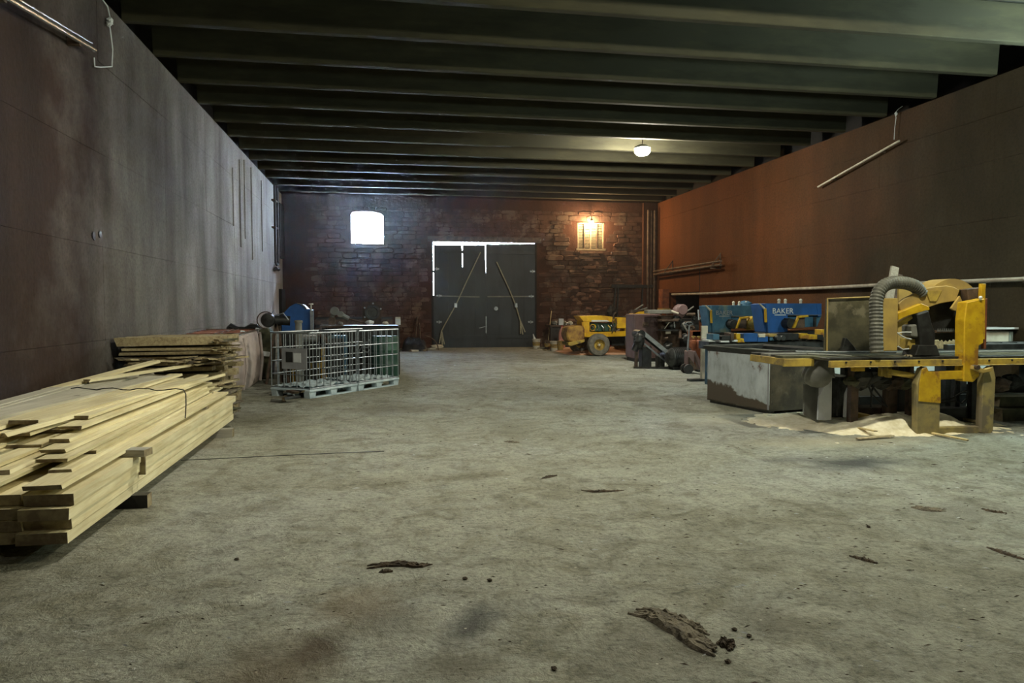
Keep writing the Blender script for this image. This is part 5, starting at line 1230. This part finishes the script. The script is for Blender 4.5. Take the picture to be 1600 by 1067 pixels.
for k in range(7):
    q = at(1414+random.uniform(0, 20), 544+random.uniform(-2, 5), YS+.15+random.random()*.1); obj('wood_bit', MB(T).box((q.x-.03, q.y-.02, zt_+.0), (q.x+.03, q.y+.02, zt_+.03), .008), M_CHIP, T)
# dusty upright board and big dirty sheet
spp('upright_board', [(1380, 466), (1403.5, 466), (1402, 548), (1378, 548)], YS+.12, .06, M_MUST, .004)
spp('dirty_panel', [(1292, 467), (1361, 464), (1361, 548), (1288, 548)], YS+.75, .03, M_SHEET, .003)
obj('panel_edge', MB(T).tube([at(1292, 548, YS+.73), at(1293, 466.5, YS+.73), at(1361, 464, YS+.73)], .012, 6), M_MUST, T)
spp('panel_stand', [(1316, 548), (1321, 528), (1324, 528), (1340, 548)], YS+.6, .06, M_STEEL, .004)
# hose: ribbed, from the table up over to the guard
hp = []
path = [(1370, 552), (1369, 530), (1369, 510), (1369, 490), (1369, 472), (1373, 456), (1382, 446), (1394, 441.5), (1408, 441.5), (1422, 444), (1433, 450), (1440, 461)]
pv = [at(x, y, YS+.02+.02*i) for i, (x, y) in enumerate(path)]
for i in range(len(pv)-1):
    p_0 = pv[max(i-1, 0)]; p_1 = pv[i]; p_2 = pv[i+1]; p_3 = pv[min(i+2, len(pv)-1)]
    for k in range(7):
        t_ = k/7; t2, t3 = t_*t_, t_*t_*t_
        hp.append(.5*((2*p_1)+(p_2-p_0)*t_+(2*p_0-5*p_1+4*p_2-p_3)*t2+(3*p_1-p_0-3*p_2+p_3)*t3))
obj('ribbed_hose', MB(T).tube(hp, .078, 18, rib=.055), mat('hose_grey', (.10, .10, .08), (.06, .06, .05), .6, scale=6), T)
# bits under the table: blobs of dirty drives, hoses, brackets
for x0, y0_, x1, y1_, dy, m in ((1335, 574, 1352, 580, .25, M_YEL), (1378, 574, 1386, 588, .3, M_YELD), (1388, 574, 1394, 590, .28, M_MUST)):
    sp_('bracket', x0, y0_, x1, y1_, YS+dy, .08, m)
for (px, py, s, sq) in ((1345, 588, .17, 1.0), (1360, 586, .16, .8), (1376, 592, .15, .9), (1395, 598, .13, .8), (1332, 595, .12, .6), (1412, 600, .11, .7), (1540, 594, .09, 1.1), (1560, 600, .16, .6), (1580, 596, .14, .7)):
    obj('greasy_drive', MB(T).ball(at(px, py, YS+.55), s, (1, .9, sq), 9, .15), random.choice((M_IRON, M_BLACK, M_OLIVE)), T)
for (x0, x1, y1_, dy, m) in ((1386, 1402, 640, .75, M_IRON), (1405, 1420, 634, .8, M_BLACK), (1331, 1341, 650, .5, M_IRON), (1494, 1500, 633, .8, M_BLACK), (1520, 1527, 646, .6, M_BLACK), (1422, 1427, 636, .6, M_IRON)):
    q0, q1 = at(x0, 580, YS+dy), at(x1, y1_, YS+dy)
    obj('support_leg', MB(T).box((q0.x, YS+dy, 0), (q1.x, YS+dy+.09, z_lo)), m, T, bevel=.004)
for pts in (((1356, 600), (1362, 615), (1375, 628), (1383, 634)), ((1366, 598), (1362, 612), (1361, 636)), ((1358, 598), (1368, 610), (1378, 622), (1386, 636)), ((1494, 600), (1491, 615), (1494, 628), (1503, 630), (1511, 622), (1512, 600)), ((1453, 624), (1470, 625), (1488, 622), (1500, 615), (1510, 610)), ((1516, 612), (1514, 622), (1515, 632)), ((1455, 629), (1475, 629), (1492, 626))):
    obj('hose', MB(T).tube([at(x, y, YS+.65) for x, y in pts], .012, 6), M_RUBD, T)
obj('base_beam', MB(T).box((at(1340, 640, 9.6).x, 9.55, .15), (9.4, 9.65, .28)), M_BLACK, T)
obj('base_beam', MB(T).box((at(1455, 640, 8.7).x, 8.65, 0.02), (at(1535, 640, 8.7).x, 8.85, .22)), M_BLACK, T)
obj('drive_box', MB(T).box((at(1345, 650, 8.9).x, 8.9, 0.0), (at(1395, 650, 8.9).x, 9.2, .22)), M_IRON, T, bevel=.01)

# grey pedestal and rounded dust bag at the left end
T = thing('dust_pedestal', 'grey sheet-metal pedestal with bright side flanges at the left end of the saw', 'pedestal', (6.05, 8.9, 0))
def Q(x, y, Y=8.85): return at(x, y, Y)
obj('left_cheek', MB(T).prism([Q(1257, 600), (Q(1283, 600)), (Q(1283, 652)), (Q(1277, 660)), (Q(1256, 648))], (0, .03, 0)), M_GREYM, T)
obj('front_flange', MB(T).prism([Q(1280, 620, 8.6), Q(1296, 588, 8.6), Q(1298, 586, 8.6), Q(1298, 656, 8.6), Q(1278, 656, 8.6)], (0, .03, 0)), M_FLANGE_LIT, T)
obj('flange_edge', MB(T).prism([Q(1297, 586, 8.6), Q(1300, 586, 8.6), Q(1299, 656, 8.6), Q(1296, 656, 8.6)], (0, .25, 0)), M_FLANGE_LIT, T)
obj('cap_plate', MB(T).prism([Q(1297, 584, 8.6), Q(1322, 586, 8.6), Q(1322, 589, 8.6), Q(1297, 588, 8.6)], (0, .25, 0)), M_GREYP, T)
obj('inner_panel', MB(T).prism([Q(1298, 588, 8.85), Q(1330, 588, 8.85), Q(1330, 652, 8.85), Q(1298, 652, 8.85)], (0, .02, 0)), M_STEEL, T)
obj('inner_panel', MB(T).prism([Q(1313, 590, 8.75), Q(1317, 590, 8.75), Q(1313, 650, 8.75), Q(1309, 650, 8.75)], (0, .05, 0)), M_STEEL, T)
obj('right_flange', MB(T).prism([Q(1321, 616, 8.6), Q(1325, 606, 8.6), Q(1330, 606, 8.6), Q(1330, 652, 8.6), Q(1319, 652, 8.6)], (0, .03, 0)), M_FLANGE_LIT, T)
T = thing('dust_sack', 'rounded grey canvas dust sack hanging under the left end of the saw table', 'sack', (5.9, 8.75, .6))
c = at(1277, 582, 8.55)
obj('sack_body', MB(T).ball((c.x, c.y, c.z-.03), 1, (.185, .20, .165), 16, .02), M_GREYM, T, smooth=True)
obj('sack_neck', MB(T).cyl((c.x+.04, c.y, c.z+.0), (c.x+.1, c.y, z_lo+.02), .19, .12, 16), M_GREYM, T, smooth=True)

# leaning white board behind hose
a, b = at(1385, 465, 9.3), at(1396, 417, 9.45)
T = thing('leaning_board', 'pale grey board end sticking up behind the hose', 'board', (a.x, 9.3, 0))
obj('board_face', MB(T).bar((a.x-.08, 9.3, z_hi+.03), (b.x, 9.42, b.z), .12, .03, up=(0, 1, 0)), M_GREYW, T)
obj('board_backing', MB(T).bar((a.x+.12, 9.36, z_hi+.03), (b.x+.10, 9.48, b.z-.1), .13, .03, up=(0, 1, 0)), M_IRON, T)
single('upright_panel', MB().pbox(1405, 451, 1424, 540, 9.2, .04), M_MUST, 'dull brown upright panel behind the blade guard', 'panel', bevel=.004)

# roller bed and block shelf at far right
T = thing('outfeed_bed', 'dark steel roller bed behind the yellow post at the right edge', 'conveyor', (9, 9.7, 0))
a = at(1476, 538, 9.75)
obj('bed_side', MB(T).box((a.x, 9.7, at(1500, 553, 9.7).z), (XR-.15, 9.78, a.z)), M_STEEL, T, bevel=.006)
obj('bed_side', MB(T).box((a.x, 10.3, at(1500, 553, 9.7).z), (XR-.15, 10.38, a.z)), M_STEEL, T, bevel=.006)
for k in range(9): obj('bed_roller', MB(T).cyl((a.x+.15+k*.28, 9.75, a.z-.05), (a.x+.15+k*.28, 10.33, a.z-.05), .045, n=10), M_GALV, T)
for x in (a.x+.3, XR-.5): obj('leg', MB(T).box((x, 9.75, 0), (x+.1, 10.3, at(1500, 553, 9.7).z)), M_BLACK, T)
for k in range(4):
    q = at(1463+k*2, 543-3.2*k, 9.9); o = board((q.x-.25, 9.95, q.z), (q.x+.35, 9.98, q.z), .16, .035, M_OLD, name='old_board'); tag(o, 'short greyish board stacked on the saw bed left of the yellow post', 'board', 'boards on the saw bed')
T = thing('block_shelf', 'long shelf with thin white edge along the right wall behind the roller bed', 'shelf', (10, 11, 0))
a = at(1540, 512, 10.9)
obj('shelf_board', MB(T).box((a.x, 10.9, at(1540, 514, 10.9).z), (XR-.02, 11.35, a.z)), M_GREYP, T)
obj('shelf_edge', MB(T).box((a.x, 10.88, at(1540, 514.5, 10.9).z), (XR-.02, 10.9, a.z+.005)), M_GLABEL, T)
for x in (a.x+.02, XR-.25): obj('shelf_upright', MB(T).box((x, 11.25, 0), (x+.05, 11.35, a.z-.02)), M_IRON, T)
q0 = at(1540, 537, 10.9); obj('lower_shelf', MB(T).box((a.x, 10.88, q0.z-.03), (XR-.02, 11.35, q0.z)), M_GREYM, T)
for k, (x0, x1, m, lab) in enumerate(((1542, 1576, M_CREAM, 'pale cream block under the shelf edge, nearer the yellow post'), (1578, 1612, mat('pale_blue_block', (.36, .44, .42), (.26, .32, .30), .7), 'pale blue-grey block under the shelf edge at the right frame side'))):
    p_, q_ = at(x0, 515.5, 10.95), at(x1, 536.5, 10.95)
    single('block', MB().box((p_.x, 10.95, q0.z), (min(q_.x, XR-.05), 11.22, p_.z-.02), .004), m, lab, 'block', bevel=.008)

# dark heap of beams under the bed at the far right
for k, (x0, x1, y0_, y1_, Y, m, lab) in enumerate(((1553, 1660, 667, 640, 8.9, M_OLIVE, 'lowest dark mossy beam lying on the floor at the right frame edge'), (1556, 1660, 642, 622, 9.0, M_OLIVE, 'dark beam second from the floor at the right frame edge'), (1550, 1660, 632, 627, 8.85, M_GREYW, 'pale edged plank across the dark beams at the right edge'), (1552, 1660, 625, 613, 9.0, M_BLACK, 'black beam on top of the pile at the right edge'))):
    p_, q_ = at(x0, y0_, Y), at(x1, y1_, Y)
    z0_, z1_ = [(0, .17), (.18, .33), (.335, .365), (.37, .47)][k]
    o = board((p_.x, Y+.05*k, (z0_+z1_)/2), (q_.x, Y-.05*(k-1), (z0_+z1_)/2), .3-.04*k, z1_-z0_, m, name='timber_beam', jag=.01); tag(o, lab, 'beam')
single('floor_backdrop', MB().box((7.1, 10.9, 0), (10.2, 10.93, .62)), mat('lamplit_floor_tone', (.62, .74, .76), (.5, .62, .64), .6, scale=1.5), 'added pale blue backdrop behind the saw legs, in place of lamplit floor', 'panel')  # added backdrop: its pale colour stands in for lamplit floor beyond
single('floor_backdrop', MB().box((7.45, 10.5, 0), (8.5, 10.53, .55)), M_BIN, 'added blotched blue-grey backdrop behind the left saw legs, in place of lamplit floor', 'panel')  # another added backdrop for the bright floor seen under the table

# ------------------------------------------------------------------ sawdust and wood on the floor by the saw
def hsh(x, y):
    v = math.sin(x*12.9898+y*78.233)*43758.5453; return v-math.floor(v)
def vn(x, y):
    xi, yi = math.floor(x), math.floor(y); fx, fy = x-xi, y-yi; fx = fx*fx*(3-2*fx); fy = fy*fy*(3-2*fy)
    a = hsh(xi, yi); b = hsh(xi+1, yi); c = hsh(xi, yi+1); d = hsh(xi+1, yi+1)
    return (a*(1-fx)+b*fx)*(1-fy)+(c*(1-fx)+d*fx)*fy
mb = MB(); nx, ny = 150, 120; X0, X1, Y0, Y1 = 4.7, 8.6, 7.6, 10.6; vs = []; hs = []
bumps = [(6.15, 8.55, .55, .35, .13), (6.5, 8.35, .35, .3, .12), (6.9, 8.9, .45, .5, .16), (7.15, 8.35, .28, .25, .15), (5.75, 9.15, .7, .45, .05), (5.35, 9.4, .5, .35, .02), (6.0, 9.6, .6, .4, .05), (7.6, 8.6, .5, .4, .06)]
for i in range(nx):
    for j in range(ny):
        x = X0+(X1-X0)*i/(nx-1); y = Y0+(Y1-Y0)*j/(ny-1)
        h = sum(a*math.exp(-((x-cx)/rx)**2-((y-cy)/ry)**2) for cx, cy, rx, ry, a in bumps)
        h = h-.022+.035*(vn(x*5, y*5)-.5)+.018*(vn(x*14, y*14)-.5)+.006*(vn(x*40, y*40)-.5)
        hs.append(h); vs.append((x, y, max(h, -.004)))
fs = []
for i in range(nx-1):
    for j in range(ny-1):
        q = (i*ny+j, i*ny+j+1, (i+1)*ny+j+1, (i+1)*ny+j)
        if max(hs[k] for k in q) > 0: fs.append(q)
mb.add(vs, fs)
o = obj('sawdust_heap', mb, M_DUST, smooth=True); tag(o, 'cream sawdust heaped on the floor under and in front of the saw table', 'sawdust'); o['kind'] = 'stuff'
T = thing('yellow_channel', 'dirty yellow wooden skid lying in the sawdust under the saw', 'beam', (6.7, 8.5, 0))
obj('skid_beam', MB(T).bar(at(1338, 650, 8.75), at(1418, 668, 8.3), .12, .10), M_YELD, T, bevel=.004)
obj('dark_band', MB(T).bar(at(1362, 655, 8.62), at(1370, 657, 8.57), .125, .105), M_BLACK, T)
sticks = [((1246, 655), (1318, 668), .03, .02, 'thin brown stick lying across the sawdust left of the saw', M_OLD), ((1395, 660), (1401, 672), .02, .02, 'short pale split stick standing in the sawdust', M_PINEX),
          ((1440, 676), (1512, 692), .03, .02, 'pale lath on the floor before the yellow foot beam', M_PINEX), ((1380, 672), (1425, 668), .09, .04, 'pale broken board end in front of the yellow skid', M_PINEX),
          ((1400, 664), (1430, 662), .12, .03, 'pale offcut leaning against the yellow front leg', M_PINEX), ((1470, 655), (1530, 668), .05, .03, 'dusty lath on the sawdust behind the yellow foot beam', M_OLD),
          ((1500, 655), (1540, 660), .12, .05, 'dusty block on the floor between the two front legs', M_OLD), ((1330, 672), (1368, 682), .05, .01, 'thin pale splinter before the sawdust heap', M_PINEX),
          ((1340, 688), (1395, 684), .06, .015, 'flat pale bark strip on the floor before the saw', M_CHIP), ((1375, 640), (1420, 646), .08, .05, 'dark offcut on the floor under the saw table', M_OLIVE)]
for (p0, p1, w, h, lab, m) in sticks:
    a = gnd(*p0); b = gnd(*p1); z = h/2+(.05 if p0[1] < 676 and p0[0] > 1300 else .012)
    o = board((a.x, a.y, z), (b.x, b.y, z+.01), w, h, m, name='wood_scrap', jag=.006); tag(o, lab, 'scrap')

# ------------------------------------------------------------------ bark and chips lying on the open floor
def bark(name, label, pts, w, m, h=.018, strands=4, seed=1, cat='bark'):
    """ragged strips following a line of floor points"""
    rnd = random.Random(seed); P_ = [gnd(*p) for p in pts]; mb = MB()
    for s in range(strands):
        o_ = (s-(strands-1)/2)*w*.75/max(strands, 1); a0 = rnd.uniform(0, .2) if s else 0; a1 = 1-rnd.uniform(0, .25) if s else 1
        n = 22; rings = []
        for i in range(n+1):
            f = a0+(a1-a0)*i/n; g = f*(len(P_)-1); k = min(int(g), len(P_)-2); c = P_[k].lerp(P_[k+1], g-k)
            d = (P_[k+1]-P_[k]).normalized(); nn = Vector((-d.y, d.x, 0)); tw = math.sin(PI*min(.97, max(0.03, i/n)))**.4
            ww = w/strands*.85*tw*(1+rnd.uniform(-.3, .3)); c = c+nn*(o_+rnd.uniform(-.08, .08)*w/strands)+d*rnd.uniform(-.004, .004)
            hh = h*tw*(1+rnd.uniform(-.45, .45)); sk = rnd.uniform(.2, .8)
            rings.append([c+nn*ww, c+nn*ww*sk+Vector((0, 0, hh)), c-nn*ww*(1-sk)*.9+Vector((0, 0, hh*rnd.uniform(.7, 1.1))), c-nn*ww])
        vs = [p+Vector((0, 0, .001+.002*s)) for r_ in rings for p in r_]
        mb.add(vs, [(i*4+j, i*4+(j+1) % 4, (i+1)*4+(j+1) % 4, (i+1)*4+j) for i in range(n) for j in range(4)]+[(3, 2, 1, 0), (n*4, n*4+1, n*4+2, n*4+3)])
    return single(name, mb, m, label, cat)
bark('bark_slab', 'largest grey-brown bark slab on the near floor, right of centre', [(985, 955), (1020, 962), (1060, 985), (1100, 1012), (1125, 1022)], .13, M_BARKG, .022, 5, 3)
bark('bark_strip', 'dark ridge of bark along the upper side of the largest bark slab', [(1000, 955), (1040, 962), (1085, 980), (1112, 992)], .06, M_BARKG, .02, 3, 4)
bark('bark_clump', 'small dark clump of bark touching the right end of the largest slab', [(1122, 1010), (1138, 1006), (1145, 1018)], .06, M_BARK, .02, 3, 5)
bark('bark_strip', 'dark brown splintered bark strip on the near floor, left of centre', [(572, 888), (600, 884), (630, 883), (655, 886), (673, 881)], .055, M_BARK, .016, 4, 6)
bark('bark_chip', 'small dark bark piece just below the splintered bark strip', [(592, 894), (615, 893)], .03, M_BARK, .012, 2, 7)
bark('bark_strip', 'thin brown stick of bark on the floor at mid distance, right of centre', [(909, 766), (930, 769), (950, 768), (975, 766)], .04, M_BARK, .012, 2, 8)
bark('wood_stick', 'straight brown stick on the near right floor', [(1328, 869), (1350, 875), (1372, 881)], .022, M_BARK, .014, 1, 9, 'stick')
bark('wood_stick', 'dark pointed stick at the right frame edge on the near floor', [(1542, 855), (1575, 867), (1602, 875)], .025, M_BARK, .012, 1, 10, 'stick')
bark('bark_strip', 'bunch of dark bark shreds on the right floor, left of the small stick', [(1425, 792), (1450, 797), (1475, 797)], .10, M_BARKG, .008, 4, 11)
bark('wood_stick', 'small dark stick on the right floor beyond the near right stick', [(1533, 795), (1552, 800), (1572, 802)], .03, M_BARK, .012, 1, 12, 'stick')
bark('bark_chip', 'small dark curl of bark at mid floor just right of centre line', [(845, 748), (870, 743)], .04, M_BARK, .01, 2, 13)
bark('bark_chip', 'small flat bark chip on the floor in the middle distance', [(788, 690), (812, 692)], .06, M_BARKG, .01, 2, 14)
chipspots = [((727, 905), 'small round dark chip on the near centre floor'), ((1170, 995), 'dark pebble-like chip right of the large bark slab'), ((1137, 1035), 'dark little chip below the right end of the large bark slab'),
             ((866, 1046), 'small dark chip at the bottom centre of the floor'), ((1357, 824), 'tiny dark chip on the open floor right of centre'), ((765, 908), 'small brown chip near the round dark chip'),
             ((370, 875), 'small dark chip on the left floor in front of the timber'), ((1148, 985), 'tiny dark flake just above the pebble-like chip')]
for i, ((px, py), lab) in enumerate(chipspots):
    g = gnd(px, py); rnd = random.Random(i); mb = MB().ball((g.x, g.y, .007), 1, (.012+.004*rnd.random(), .014, .007), 8, .3); single('wood_chip', mb, M_BARK, lab, 'chip')
# countless crumbs
rnd = random.Random(5)
for nm, cnt, m, lab, sz in (('pale_crumbs', 170, M_GLABEL, 'tiny pale wood crumbs scattered over the whole floor', .008), ('dark_crumbs', 700, M_BARK, 'small dark bark crumbs scattered over the whole floor', .0075)):
    mb = MB()
    for i in range(cnt):
        px = rnd.uniform(120, 1600) if i % 3 else rnd.uniform(1000, 1600); py = 1075-510*rnd.random()**.62
        if px < 500 and py < 900: continue
        g = gnd(px, py)
        if g.x > 10.3 or (5 < g.x and 7.7 < g.y < 11.5) or g.x < -1.7 or g.y > 24: continue
        dist = g.length; s = sz*rnd.uniform(.4, 1.5)*(.6+.06*dist); an = rnd.uniform(-.8, .4); d = Vector((math.cos(an), math.sin(an), 0))*s*rnd.uniform(1, 3.2); nn = Vector((-d.y, d.x, 0)).normalized()*s*.5
        mb.add([g-d, g+nn, g+d, g-nn, g+Vector((0, 0, s*.6))], [(0, 1, 4), (1, 2, 4), (2, 3, 4), (3, 0, 4)])
    o = obj(nm, mb, m); tag(o, lab, 'crumbs'); o['kind'] = 'stuff'

# haze added by the open window and door gap; its glow doubles as lens bloom
hz_m = bpy.data.materials.new('bloom_haze'); hz_m.use_nodes = True; nt = hz_m.node_tree; nt.nodes.remove(nt.nodes['Principled BSDF'])
vs_ = nt.nodes.new('ShaderNodeVolumeScatter'); vs_.inputs['Color'].default_value = (.85, .9, 1, 1); vs_.inputs['Density'].default_value = .006; vs_.inputs['Anisotropy'].default_value = .35
nt.links.new(vs_.outputs[0], nt.nodes['Material Output'].inputs['Volume'])
o = obj('bloom_haze', MB().box((XL+.01, 20.0, .02), (XR-.3, YB-.14, ZT-.01)), hz_m); tag(o, 'faint dusty haze doubling as lens bloom before the back wall window and door', 'haze'); o['kind'] = 'stuff'
